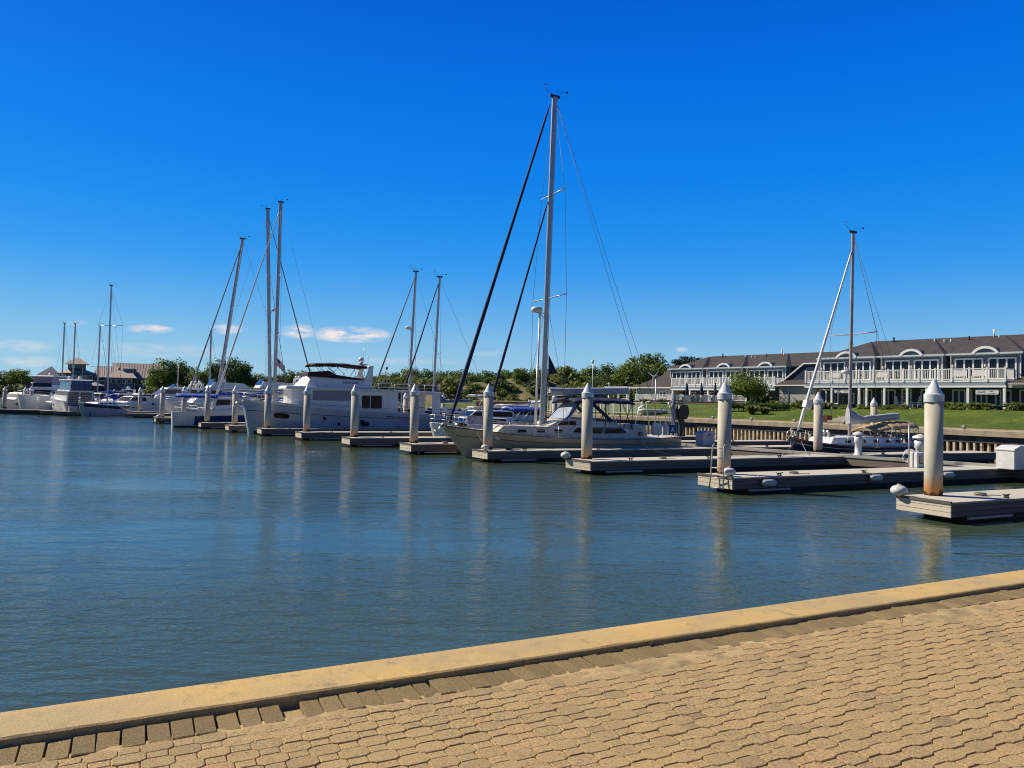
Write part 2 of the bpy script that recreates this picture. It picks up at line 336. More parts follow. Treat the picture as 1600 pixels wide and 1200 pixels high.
# small litter: pebbles in the joints
q=MB()
for k in range(70):
    u=rnd.uniform(-2,9); v=s0+bl+rnd.uniform(.0,1.6)**1.4; r=rnd.uniform(.002,.005); c=quay(u,v,PZ+.006+r*.4)
    q.lathe([(0,-r*.6),(r,0),(0,r*.7)],c,5)
tag(q.build('grit',mat('dark_grit',(.06,.045,.03),.9)),kind='stuff',label='small dark grit scattered over the pavers',cat='grit')
q=MB()
for (uu_,vv_,nn) in ((3.55,CW+.01,9),(8.0,CW+.03,7),(5.6,s0+.3,5)):
    for k in range(nn):
        a=rnd.uniform(0,2*PI); L=rnd.uniform(.02,.05); p=quay(uu_+rnd.uniform(-.03,.03),vv_+rnd.uniform(-.01,.02),PZ); t=p+Vector((cos(a)*L*.7,sin(a)*L*.7,L)); s=Vector((-sin(a),cos(a),0))*.002
        q.add([p-s,p+s,(p+t)/2+s+Vector((0,0,.01)),t,(p+t)/2-s+Vector((0,0,.01))],[(0,1,2,3,4)])
tag(q.build('weeds',mat('dry_weed',(.10,.11,.03),.8)),kind='stuff',label='tiny weeds in the joint beside the coping',cat='weeds')

# ---- shore: bulkhead line, promenade, lawn, dune
SH=[Vector((62,-6.5,0)),Vector((31.4,46,0)),Vector((16.9,70.0,0)),Vector((-2,93,0)),Vector((-12,112,0)),Vector((-45,128,0)),Vector((-110,140,0)),Vector((-300,150,0))]
def offs(i,d):
    a=SH[max(i-1,0)];b=SH[min(i+1,len(SH)-1)]; e=(b-a).normalized(); n=Vector((e.y,-e.x,0)); return SH[i]+n*d   # inland is to the right going away
# dense resample of the shore
SP=[]
for a,b in zip(SH[:-1],SH[1:]):
    n=max(1,int((b-a).length/3)); SP+=[a+(b-a)*k/n for k in range(n)]
SP.append(SH[-1])
def sn(i):
    a=SP[max(i-3,0)];b=SP[min(i+3,len(SP)-1)]; e=(b-a).normalized(); return Vector((e.y,-e.x,0))
SNs=[sn(i) for i in range(len(SP))]
BZ=1.68
def hill(p): 
    z=0
    for (x,y,sx,sy,hh) in ((-5,146,16,12,3.9),(7,150,12,12,3.2),(-22,158,14,12,1.2)):
        z+=hh*math.exp(-((p.x-x)/sx)**2-((p.y-y)/sy)**2)
    return z
def land_z(p,d):
    s=max(0,min(1,(d-3.6)/15)); z=BZ+(3.0-BZ)*s*s*(3-2*s)
    if p.x<-10: z=min(z,2.3)
    return z
q=MB(); D=[.42,3.5,4.2,6,8.5,11,14,18,23,30,40,55,75,100,140,200,320,520]
rows=[]
for i,p in enumerate(SP):
    r=[]
    for d in D:
        w=p+SNs[i]*d; w.z=land_z(w,d)-(.03 if d<4 else 0)+(noise.noise(Vector((w.x*.12,w.y*.12,0)))*.12 if d>5 else 0); r.append(w)
    rows.append(r)
q.grid(rows,True)
def lawn_mat():
    m=bpy.data.materials.new('mown_grass'); m.use_nodes=True; t=m.node_tree; p=t.nodes['Principled BSDF']; p.inputs['Roughness'].default_value=.9; p.inputs['Specular IOR Level'].default_value=.2
    tc=t.nodes.new('ShaderNodeTexCoord').outputs['Object']
    n1=N(t,'ShaderNodeTexNoise',i_Scale=.35,i_Detail=5.,i_Roughness=.6); n2=N(t,'ShaderNodeTexNoise',i_Scale=3.0,i_Detail=6.,i_Roughness=.7); n3=N(t,'ShaderNodeTexNoise',i_Scale=14.,i_Detail=3.)
    for n in (n1,n2,n3): t.links.new(tc,n.inputs['Vector'])
    c=Mix(t,Ramp(t,n1.outputs[0],[(.42,0.),(.58,1.)]),(.075,.135,.012),(.19,.23,.028)); c=Mix(t,Ramp(t,n2.outputs[0],[(.42,0.),(.56,.9)]),c,(.055,.105,.010)); c=Mix(t,Ramp(t,n3.outputs[0],[(.52,0.),(.66,.5)]),c,(.27,.25,.07))
    t.links.new(c,p.inputs['Base Color']); b=N(t,'ShaderNodeBump',i_Strength=1.,i_Distance=.12); t.links.new(n3.outputs[0],b.inputs['Height']); t.links.new(b.outputs[0],p.inputs['Normal']); return m
lawn=lawn_mat(); tag(q.build('lawn',lawn,recalc=False),kind='structure')
q=MB(); rows=[]
for i,p in enumerate(SP): rows.append([p+SNs[i]*d+Vector((0,0,BZ+.002+.004*(d>1))) for d in (.40,2,4.0)])
q.grid(rows,False); tag(q.build('promenade',mat('promenade_brick',(.42,.29,.18),.9,col2=(.34,.23,.14),vs=1.1,bump=.3,bs=20),recalc=False),kind='structure')
# bulkhead: concrete cap over a corrugated sheet wall
q=MB(); rows=[]
for i,p in enumerate(SP): rows.append([p+SNs[i]*d+Vector((0,0,z)) for d,z in ((.50,BZ-.40),(-.04,BZ-.38),(-.06,BZ-.03),(-.03,BZ+.01),(.40,BZ+.012),(.41,BZ-.1))])
q.grid(rows,False); bulk=thing('bulkhead','long timber and concrete bulkhead under the far promenade','bulkhead',(0,0,0))
q.build('concrete_cap',mat('cap_concrete',(.30,.24,.17),.9,col2=(.40,.33,.24),vs=1.3,bump=.5,bs=9),bulk)
q=MB(); rows=[]
for i,p in enumerate(SP): rows.append([p+SNs[i]*.44+Vector((0,0,-.8)),p+SNs[i]*.44+Vector((0,0,BZ-.4))])
q.grid(rows,False); q.build('sheet_wall',mat('rusty_sheet_pile',(.025,.017,.013),.8,col2=(.05,.03,.02),vs=2.5,bump=.4,bs=8),bulk)
q=MB()
for a,b in zip(SH[:5],SH[1:6]):
    L=(b-a).length; e=(b-a).normalized(); n=Vector((e.y,-e.x,0)); k=0.2
    while k<L: q.box(a+e*k+n*.34+Vector((0,0,-.02)),(.135,.24,1.7),math.atan2(e.y,e.x)); k+=.43
q.build('sheet_rib',mat('pale_sheet_rib',(.56,.48,.35),.8,col2=(.24,.13,.07),vs=1.9,vc=(.5,.66),bump=.4,bs=8,stretch=(1,1,1.6)),bulk,label='row of pale corrugations with rust streaks')
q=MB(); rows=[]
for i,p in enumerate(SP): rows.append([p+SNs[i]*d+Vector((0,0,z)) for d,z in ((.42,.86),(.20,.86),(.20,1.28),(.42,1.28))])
q.grid(rows,False); q.build('cap_shade_strip',mat('cap_shade_dark',(.03,.028,.032),.8,col2=(.07,.065,.07),vs=3,bump=.4,bs=9),bulk)  # dark strip added over the rib tops, standing in for shade under the cap
bolm=mat('bollard_iron',(.28,.26,.24),.6); b0=None
for k in range(26):
    u=k*4.4+3; acc=0
    for a,b in zip(SH[:4],SH[1:5]):
        L=(b-a).length
        if u<acc+L:
            e=(b-a).normalized(); n=Vector((e.y,-e.x,0)); p=a+e*(u-acc)+n*.22+Vector((0,0,BZ))
            if b0 is None:
                q=MB(); q.tube([(0,0,0),(0,0,.28)],.09,8); q.tube([(-.2,0,.2),(.2,0,.2)],.05,6); o=b0=q.build('mooring_bollard',bolm)
            else: o=b0.copy(); COL.objects.link(o)
            o.location=p; o.rotation_euler=(0,0,math.atan2(e.y,e.x)); tag(o,'low iron mooring bollard on the concrete cap of the far bulkhead','bollard','bollards along the far bulkhead'); break
        acc+=L
# dune
dunem=mat('dune_scrub',(.22,.16,.08),.95,col2=(.10,.12,.035),vs=.28,vc=(.42,.60),bump=1.,bs=3.,det=10)
q=MB(); rows=[]
for i in range(61):
    r=[]
    for j in range(41):
        x=-75+i*2.2; y=124+j*1.8; p=Vector((x,y,0)); r.append((x,y,1.6+hill(p)+ (noise.noise(Vector((x*.15,y*.15,0)))*.9+.35*noise.noise(Vector((x*.6,y*.6,3))))*min(1,hill(p)/1.5)))
    rows.append(r)
q.grid(rows,True); tag(q.build('dune_hill',dunem,recalc=False),kind='structure')
# ================================================================ PILES
def pile_mat(name,stain):
    m=bpy.data.materials.new(name); m.use_nodes=True; t=m.node_tree; p=t.nodes['Principled BSDF']; p.inputs['Roughness'].default_value=.75
    tc=t.nodes.new('ShaderNodeTexCoord').outputs['Object']; s=N(t,'ShaderNodeSeparateXYZ'); t.links.new(tc,s.inputs[0])
    n=N(t,'ShaderNodeTexNoise',i_Scale=6.,i_Detail=6.,i_Roughness=.65); mp=t.nodes.new('ShaderNodeMapping'); mp.inputs['Scale'].default_value=(1,1,.35); t.links.new(tc,mp.inputs[0]); t.links.new(mp.outputs[0],n.inputs['Vector'])
    c=Mix(t,Ramp(t,n.outputs[0],[(.35,0.),(.65,1.)]),(.44,.40,.32),(.53,.49,.40))
    n2=N(t,'ShaderNodeTexNoise',i_Scale=2.1,i_Detail=5.); t.links.new(tc,n2.inputs['Vector'])
    c=Mix(t,Ramp(t,n2.outputs[0],[(.66,0.),(.74,.6)]),c,(.22,.15,.09))
    h=Mth(t,'SUBTRACT',s.outputs[2],Mth(t,'MULTIPLY',Mth(t,'SUBTRACT',n.outputs[0],.5),.5))
    rust=Mth(t,'SUBTRACT',1.0,Mth(t,'DIVIDE',Mth(t,'SUBTRACT',h,.10),.46),clamp=True); rust=Mth(t,'MULTIPLY',Mth(t,'POWER',rust,.7,clamp=True),stain)
    c=Mix(t,rust,c,(.50,.19,.02))
    c=Mix(t,Ramp(t,h,[(.09,1.),(.13,0.)]),c,(.055,.025,.014))
    t.links.new(c,p.inputs['Base Color']); b=N(t,'ShaderNodeBump',i_Strength=.3,i_Distance=.02); t.links.new(n.outputs[0],b.inputs['Height']); t.links.new(b.outputs[0],p.inputs['Normal'])
    return m
pm=pile_mat('pile_concrete_stained',.95); pm1=pile_mat('pile_concrete_rusty',.55); pm2=pile_mat('pile_concrete',.30)
capm=mat('pile_cap_vinyl',(.68,.68,.70),.4,col2=(.58,.59,.62),vs=3)
capb=mat('cap_strap',(.30,.31,.33),.6)
DZ=.55
def make_pile(loc,m,label,rad=.235,tip=3.80,low=-1.2):
    r=thing('dock_pile',label,'pile',loc,rnd.uniform(0,.3),'tall capped piles of the docks'); T=tip-loc[2]
    MB().lathe([(0,low),(rad,low),(rad,T-.62),(0,T-.62)],n=28).build('shaft',m,r)
    cp=MB().lathe([(rad-.02,T-.66),(rad+.018,T-.645)],n=28).lathe([(rad+.018,T-.645),(rad+.024,T-.43)],n=28).lathe([(rad+.024,T-.43),(rad-.01,T-.40)],n=28).lathe([(rad-.01,T-.40),(.03,T-.015),(0,T)],n=28).build('cap',capm,r)
    MB().lathe([(rad+.020,T-.66),(rad+.030,T-.655),(rad+.030,T-.625),(rad+.020,T-.62)],n=28).build('strap',capb,cp)
    return r
PP=[(1458.2,775),(1131,741),(916.6,717.5),(761.9,702.5),(646.5,692.3),(553.3,683),(478.9,674.5),(417.5,668.8),(366.7,664),(323.7,659.7),(287.1,655.8),(253,652.6)]
PL=[]
ord_=['nearest','second nearest','third','fourth','fifth','sixth','seventh','eighth','ninth','tenth','eleventh','twelfth']
plab=['nearest and tallest looking capped pile with orange rust around its foot','capped pile behind the boarding ladder, rusty at the foot','capped pile in front of the blue bimini of the cream sailboat','capped pile in front of the cream sailboat foredeck','capped pile in front of the trawler yacht stern','capped pile beside the square saloon window of the trawler yacht','capped pile in front of the trawler yacht foredeck','capped pile in front of the trawler yacht bow window','capped pile just left of the trawler yacht bow','capped pile in front of the blue bimini of the blue cabin cruiser','capped pile at the white stern of the blue cabin cruiser','capped pile with a white buoy at its foot, in front of the white express cruiser']
for i,(x,y) in enumerate(PP):
    b=at(x,y,DZ); b=b+Vector((b.x,b.y,0)).normalized()*.235; PL.append(b)
    make_pile((b.x,b.y,DZ),pm if i==0 else pm1 if i<8 else pm2,plab[i])
# ================================================================ DOCKS
deckm=mat('bleached_deck_planks',(.56,.49,.40),.85,col2=(.44,.38,.31),vs=2.2,vc=(.35,.65),bump=.35,bs=25)
def plank_mat(name,c1,c2,gap,ax,wd,seam=.06):
    "boards across one object axis"
    m=bpy.data.materials.new(name); m.use_nodes=True; t=m.node_tree; p=t.nodes['Principled BSDF']; p.inputs['Roughness'].default_value=.85
    tc=t.nodes.new('ShaderNodeTexCoord').outputs['Object']; s=N(t,'ShaderNodeSeparateXYZ'); t.links.new(tc,s.inputs[0]); a=Mth(t,'DIVIDE',s.outputs[ax],wd)
    idx=Mth(t,'FLOOR',a); fr=Mth(t,'FRACT',a); wnz=N(t,'ShaderNodeTexWhiteNoise',noise_dimensions='1D'); t.links.new(idx,wnz.inputs['W'])
    mp=t.nodes.new('ShaderNodeMapping'); sc3=[.6,.6,.6]; sc3[ax]=9.; 
    mp.inputs['Scale'].default_value=sc3; t.links.new(tc,mp.inputs[0]); n=N(t,'ShaderNodeTexNoise',i_Scale=3.2,i_Detail=7.,i_Roughness=.65); t.links.new(mp.outputs[0],n.inputs['Vector'])
    c=Mix(t,Mth(t,'ADD',Mth(t,'MULTIPLY',wnz.outputs[0],.5),Mth(t,'MULTIPLY',Ramp(t,n.outputs[0],[(.3,0.),(.7,1.)]),.5)),c1,c2)
    sm=Mth(t,'MAXIMUM',Mth(t,'LESS_THAN',fr,seam),Mth(t,'GREATER_THAN',fr,1-seam)); c=Mix(t,sm,c,gap)
    t.links.new(c,p.inputs['Base Color']); b=N(t,'ShaderNodeBump',i_Strength=.5,i_Distance=.01); t.links.new(Mth(t,'SUBTRACT',n.outputs[0],Mth(t,'MULTIPLY',sm,1.5)),b.inputs['Height']); t.links.new(b.outputs[0],p.inputs['Normal']); return m
deckp=plank_mat('deck_boards',(.62,.57,.46),(.50,.455,.37),(.16,.12,.09),0,.14,.05)
fasc=plank_mat('weathered_fascia',(.17,.135,.11),(.26,.215,.175),(.05,.04,.035),2,.13,.05)
endm=plank_mat('end_fascia',(.54,.47,.37),(.66,.58,.46),(.10,.08,.06),2,.13,.05)
floatm=mat('dark_float',(.022,.022,.022),.7,col2=(.04,.038,.03),vs=5)
ruber=mat('pale_bumper',(.50,.46,.40),.6)
iron=mat('galvanised_iron',(.10,.095,.09),.5,.6)
rail=mat('dark_end_rail',(.10,.085,.07),.7)
FL=14.7
def cleat(par,x,y,z=0):
    q=MB(); q.tube([(x-.16,y,z+.10),(x-.06,y,z+.085),(x+.06,y,z+.085),(x+.16,y,z+.10)],.018,6); q.bb(x-.07,x-.04,y-.03,y+.03,z,z+.08); q.bb(x+.04,x+.07,y-.03,y+.03,z,z+.08); q.bb(x-.10,x+.10,y-.04,y+.04,z-.001,z+.012)
    return q.build('cleat',iron,par)
def finger(base,L,label,n0=-1.27,n1=.28,us=(-1.42,-.98),ncl=3,group='finger docks branching off the main pier',skew=True,rz=UD,bump=True,rev=False):
    "origin at the pile; x along the finger, y away from the camera"
    r=thing('finger_dock',label,'dock',(base.x,base.y,DZ),rz,group)
    a,b=us if skew else (us[1],us[1]); P=[(b,n0),(L,n0),(L,n1),(a,n1)]
    MB().plan(P,-.045,0).build('deck',deckp,r)
    MB().add([(b+.03,n0+.03,-.40),(L,n0+.03,-.40),(L,n0+.03,-.047),(b+.03,n0+.03,-.047),(L,n1-.03,-.40),(L,n1-.03,-.047),(a+.03,n1-.03,-.40),(a+.03,n1-.03,-.047)],[(0,1,2,3),(4,6,7,5),(0,6,4,1),(1,4,5,2)]).build('fascia',fasc,r)
    e=MB(); ln=Vector((b-a,n0-n1,0)); an=math.atan2(ln.y,ln.x); e.box(((a+b)/2-.012,(n0+n1)/2,-.215),(ln.length+.03,.05,.36),an); e.build('end_board',endm,r)
    e=MB(); e.box(((a+b)/2-.03,(n0+n1)/2,-.01),(ln.length+.06,.07,.07),an); e.build('end_rail',rail,r)
    MB().bb(b+.9,L-.1,n0+.14,n1-.14,-1.1,-.38).build('float',floatm,r)
    if bump: MB().bb(b+.75,b+2.6,n0-.02,n0+.06,-.475,-.415).build('bumper_strip',ruber,r)
    for k in range(ncl): cleat(r,1.5+k*(L-2)/max(1,ncl),n0+.17)
    return r
flab=['nearest finger dock with planked deck, cut off by the right edge','finger dock with the boarding ladder on its end','finger dock right of the blue bimini, in front of the cream sailboat stern','finger dock running in front of the cream sailboat hull','finger dock left of the cream sailboat bow','finger dock in front of the trawler yacht stern','finger dock in front of the middle of the trawler yacht','finger dock under the trawler yacht bow','finger dock just left of the trawler yacht bow','finger dock in front of the blue cabin cruiser','finger dock at the white stern of the blue cabin cruiser','finger dock in front of the white express cruiser']
FG=[]
for i,b in enumerate(PL): FG.append(finger(b,FL if i<10 else 11,flab[i],us=((-1.10,-1.12),(-.87,-.75),(-.82,-.58),(-.66,-.55))[min(i,3)],ncl=3 if i<8 else 1))
# main pier along the inner ends
A=PL[0]+U*FL; pd=(PL[9]-PL[0]).normalized(); pa=math.atan2(pd.y,pd.x); Lp=(PL[11]-PL[0]).dot(pd)
pier=thing('main_pier','long main pier joining the inner ends of the finger docks','pier',(A.x,A.y,DZ),pa)
pierd=plank_mat('pier_boards',(.42,.38,.34),(.33,.29,.26),(.12,.10,.08),0,.14,.05)
# pier local: x along the row away from the camera, y to the left (towards the open water), so inland is -y
MB().bb(-26,Lp+.8,-1.5,.35,-.05,0.004).build('deck',pierd,pier)
MB().bb(-26,Lp+.76,-1.46,.31,-.42,-.052).build('fascia',fasc,pier)
MB().bb(-25.8,Lp+.4,-1.3,.15,-1.1,-.38).build('float',floatm,pier)
MB().bb(-26,Lp+.8,.22,.32,-.0,.09).build('edge_rail',mat('grey_edge_rail',(.36,.34,.31),.8),pier)
# fingers on the land side of the pier, and their piles
for i,(lb) in ((0,'far finger dock at the right edge, behind the white dock box'),(1,'far finger dock behind the hose pedestal'),(2,'far finger dock along the navy sailboat'),(3,'far finger dock reaching towards the bulkhead left of the navy sailboat'),(4,'far finger dock behind the pale dock box'),(5,'far finger dock behind the cream sailboat stern'),(7,'far finger dock behind the cream sailboat mast')):
    s=PL[i]+U*(FL+1.6); finger(Vector((s.x,s.y,0)),11.0,lb,n0=-.75,n1=.75,us=(0,0),ncl=2,group='far finger docks on the land side of the pier',bump=False)
for (x,ty,Y,lb) in ((1278,612,40.9,'capped pile standing on the pier in front of the navy sailboat bow'),(1365,621,58,'capped pile rising behind the sail cover of the navy sailboat'),(866,613,65,'capped pile behind the cream sailboat mast'),(692,614,92,'small far capped pile left of the grassy dune'),(633,612,70,'capped pile seen through the trawler yacht cockpit')):
    p=atY(x,Y,DZ); zt=zat(ty,x,Y); make_pile((p.x,p.y,DZ),pm2,lb,tip=zt)
# left-hand docks
for (x,ty,Y,lb) in ((218.5,605,104,'capped pile in front of the bow of the white express cruiser'),(101.5,602,102,'capped pile in front of the aft enclosure of the cabin yacht'),(133.5,605,118,'capped pile between the cabin yacht and the small sailboat'),(48,604,108,'right one of two close piles in front of the sportfishing boat'),(39,604.5,108,'left one of two close piles in front of the sportfishing boat'),(7,604,108,'leftmost capped pile, beside the blue boat cover'),(77,606,120,'capped pile left of the cabin yacht enclosure'),(178,608,125,'small capped pile behind the small sailboat'),(188,610,130,'smallest capped pile behind the small sailboat')):
    p=atY(x,Y,DZ); zt=zat(ty,x,Y); make_pile((p.x,p.y,DZ),pm2,lb,tip=zt,rad=.27)
p0=atY(-60,100,DZ); p1=atY(62,98,DZ); a=math.atan2((p1-p0).y,(p1-p0).x); Lh=(p1-p0).length
hd=thing('head_dock','long dark head dock at the left edge with a small white notice','dock',p0,a)
MB().bb(0,Lh,0,3.0,-.05,0).build('deck',deckp,hd); MB().bb(0,Lh,.02,2.98,-.5,-.052).build('fascia',mat('dark_tarred_fascia',(.045,.03,.026),.8,col2=(.07,.045,.035),vs=3),hd); MB().bb(.3,Lh-.3,.2,2.8,-1.1,-.45).build('float',floatm,hd)
MB().bb(0,Lh,-.04,.0,-.02,.05).build('edge_rail',ruber,hd)
nx=(at(14,642,.3)-p0).length
q=MB(); q.bb(nx,nx+.42,-.03,.01,-.37,-.12); q.build('notice',white,hd)
for (xa,Y,L,lb,rz) in ((66,97,2.6,'short light dock stub beside the head dock',R(20)),(86,95,4.2,'dock end under the cabin yacht with pale boards',R(10)),(112,95.5,1.4,'dark dock end right of the cabin yacht',R(4)),(196,93,5.0,'finger dock in front of the white express cruiser bow',R(14)),(240,80,3.0,'short dock end by the white buoy pile',R(20))):
    p=atY(xa,Y,DZ); finger(p,L,lb,n0=-.2,n1=1.3,us=(0,0),ncl=0,group='small docks on the left',bump=False,rz=rz)
p=atY(78,104,DZ); finger(p,22,'long dock behind the cabin yacht and the small sailboat',n0=0,n1=1.8,us=(0,0),ncl=0,group='small docks on the left',bump=False,rz=R(-8))
# ================================================================ DOCK FURNITURE
def ball_fender(p,label,s=.24):
    q=MB(); prof=[(0,-s*.78)]; n=20
    for k in range(1,n): 
        a=PI*k/n; prof.append((s*1.08*sin(a)**.9,-s*.72*cos(a)))
    prof.append((0,s*.72)); N_=40
    vs=[];m=len(prof)
    for (r_,z) in prof:
        for k in range(N_):
            a=2*PI*k/N_; rr=r_*(1-.035*(k%2)); vs.append((rr*cos(a),rr*sin(a),z))
    q.add(vs,[(i*N_+k,i*N_+(k+1)%N_,(i+1)*N_+(k+1)%N_,(i+1)*N_+k) for i in range(m-1) for k in range(N_)],True)
    r=thing('corner_fender',label,'fender',p,0,'ribbed white corner fenders')
    q.build('ribbed_wheel',fenderm,r); MB().tube([(0,0,-s*1.15),(0,0,s*.80)],.03,8).build('axle',steel,r); MB().lathe([(0,s*.74),(.06,s*.74),(.055,s*.84),(0,s*.86)],n=10).build('hub',fenderm,r); return r
def loc_fin(i,u,n,z): 
    b=PL[i]; return (b.x+U.x*u+NN.x*n,b.y+U.y*u+NN.y*n,DZ+z)
ball_fender(loc_fin(0,-1.16,.20,.15),'ribbed white fender wheel at the corner of the nearest finger dock',.205)
ball_fender(loc_fin(1,-.48,-.80,.15),'ribbed white fender wheel on the deck right of the boarding ladder',.20)
ball_fender(loc_fin(2,-.90,.24,.15),'ribbed white fender wheel left of the blue bimini pile',.195)
ball_fender(loc_fin(3,-.38,-.55,.14),'ribbed white fender wheel in front of the cream sailboat bow pile',.18)
ball_fender(loc_fin(11,-.3,-.9,.15),'ribbed white fender wheel at the foot of the pile by the express cruiser',.24)
def cyl_fender(i,u,z,label):
    x,y,z=loc_fin(i,u,-1.27-.10,z); r=thing('hung_fender',label,'fender',(x,y,z),UD,'cylinder fenders hung on the docks')
    MB().lathe([(0,-.31),(.05,-.31),(.10,-.26),(.115,-.2),(.115,.2),(.10,.26),(.05,.31),(0,.31)],n=16,ax='x').build('body',fenderm,r)
    MB().tube([(-.30,0,0),(-.33,.06,.18),(-.30,.25,.27)],.012,5).build('line',rope,r)
    return r
cyl_fender(1,.75,-.20,'white cylinder fender hung on the ladder dock, nearest the ladder')
cyl_fender(1,6.05,-.17,'white cylinder fender hung left of the nearest big pile')
cyl_fender(1,10.2,-.17,'white cylinder fender hung beside the white dock box')
# ladder
lx,ly,lz=loc_fin(1,-.93,-.74,0); ladder=thing('boarding_ladder','grey metal boarding ladder fixed on a dock end beside a pile','ladder',(lx,ly,lz),UD+R(104))
# local x across the ladder, y out to the water
for s,nm in ((-1,'stile'),(1,'stile')): MB().tube([(s*.27,.08,-.42),(s*.25,.03,.1),(s*.22,-.02,1.02),(s*.22,-.10,1.08)],.024,8).build(nm,mat('dull_aluminium',(.40,.38,.36),.5,.4),ladder)
for k in range(5): MB().tube([(-.25,.06-.02*k,-.38+k*.33),(.25,.06-.02*k,-.38+k*.33)],.02,8).build('rung',MT['dull_aluminium'],ladder)
# dock boxes
def dock_box(p,rz,d,label,m=boxm):
    r=thing('dock_box',label,'dock box',p,rz,'dock boxes on the piers'); w,l,h=d
    MB().bb(-w/2,w/2,-l/2,l/2,0,h*.80).build('body',m,r,bevel=.02)
    MB().prof([(-w/2-.03,h*.78),(w/2+.03,h*.78),(w/2+.03,h*.86),(w*.25,h),(-w*.25,h),(-w/2-.03,h*.86)],-l/2-.03,l/2+.03).build('lid',m,r,bevel=.02); MB().bb(-.06,.06,-l/2-.045,-l/2-.02,h*.70,h*.84).build('latch',iron,r); return r
bx=at(1591,734,DZ)+U*.45+NN*.35; dock_box(bx,UD,(1.5,.75,.98),'large white dock box with domed lid at the right edge',boxm)
bx=at(1107,697.5,DZ); dock_box(bx+NN*.3,UD,(.85,.7,.88),'pale grey dock box behind the big ladder pile',mat('grey_box',(.50,.50,.54),.5,col2=(.44,.44,.48),vs=4))
# power pedestals
def pedestal(p,label,hose=False,s=1.0):
    r=thing('power_pedestal',label,'power pedestal',p,FD,'power pedestals on the pier')
    MB().lathe([(.21*s,0),(.21*s,.05),(.155*s,.10),(.145*s,.52*s),(.19*s,.56*s),(.19*s,.78*s),(.15*s,.80*s)],n=6).build('post',boxm,r)
    MB().lathe([(.10*s,.79*s),(.10*s,.88*s)],n=10).build('light',mat('frosted_lens',(.55,.56,.50),.3),r)
    MB().lathe([(.25*s,.87*s),(.24*s,.92*s),(.05*s,1.0*s),(0,1.0*s)],n=6).build('hood',boxm,r)
    for k in range(2): 
        a=k*PI+R(200); MB().box((cos(a)*.17*s,sin(a)*.17*s,.66*s),(.05,.10,.12),a).build('socket',black,r)
    if hose:
        q=MB()
        for k in range(5): q.tube([(-.02+.26*cos(a/14*2*PI)-.3,-.22-.02*k,.42+.24*sin(a/14*2*PI)-.03*k) for a in range(15)],.022,6)
        q.build('hose_coil',palecl,r)
    return r
pedestal(at(1341,712,DZ),'white power pedestal on the pier in front of the navy sailboat',s=1.22)
pd_=at(1437,731,DZ)
pedestal(pd_+U*1.55+NN*1.1,'white pedestal with a coiled hose left of the nearest big pile',True,1.32)
r=thing('hose_cabinet','white cabinet with a framed round-cornered notice left of the nearest pile','cabinet',pd_,UD)
MB().bb(-.16,.34,0,.4,0,.62).build('body',boxm,r,bevel=.02); MB().bb(-.03,.19,-.012,.0,.16,.50).build('notice_frame',black,r,bevel=.03); MB().bb(-.005,.165,-.02,-.013,.19,.47).build('notice',mat('tan_notice',(.45,.36,.26),.6),r)
r=thing('pipe_post','thin grey standpipe rising beside the hose cabinet','pipe',pd_+Vector((-.05,.3,0))-U*.35,0); MB().tube([(0,0,-.2),(0,0,1.78)],.028,8).build('pipe',alu,r); MB().tube([(0,0,1.74),(.05,0,1.80),(.28,.1,1.70)],.014,6).build('spout',alu,r)
# notice on pier side and mooring lines
def line(name,p,q_,sag,label,m=rope,rad=.014,cat='rope',n=10):
    P=Vector(p);Q=Vector(q_); o=MB().tube([P.lerp(Q,k/n)-Vector((0,0,sag*4*(k/n)*(1-k/n))) for k in range(n+1)],rad,5).build(name,m); return tag(o,label,cat,'mooring lines')

def coil(p,label,m=rope,r=.16):
    q=MB(); 
    for k in range(4): q.tube([((r-.03*(k%2))*cos(a/16*2*PI),(r-.03*(k%2))*sin(a/16*2*PI),.015+.022*k) for a in range(17)],.013,5)
    q.tube([(r,0,.02),(r+.25,.08,.012),(r+.42,-.02,.012)],.012,5)
    return tag(q.build('rope_coil',m,loc=p),label,'rope','coiled lines on the docks')
for i,u,n,l,m in ((3,.9,-.55,'heap of dark line on the dock in front of the cream sailboat',black),(1,2.6,-.7,'coiled pale line on the ladder dock',rope),(2,3.4,-.8,'coiled line on the dock right of the blue bimini pile',rope),(0,1.3,-.5,'coiled pale line on the nearest finger dock',rope),(4,1.5,-.8,'coiled white line on the dock left of the cream sailboat bow',palecl)): coil(loc_fin(i,u,n,.002),l,m)
q=MB(); r9=random.Random(3); c9=at(491,706,0)
for k in range(90):
    p=c9+Vector((r9.gauss(0,.32),r9.gauss(0,.25),r9.uniform(.0,.03))); r=r9.uniform(.012,.035); q.lathe([(0,-r*.4),(r,0),(0,r*.6)],p,5)
tag(q.build('splash',mat('foam',(.8,.8,.8),.4)),'little patch of white splash on the water in front of the trawler yacht','splash',kind='stuff')
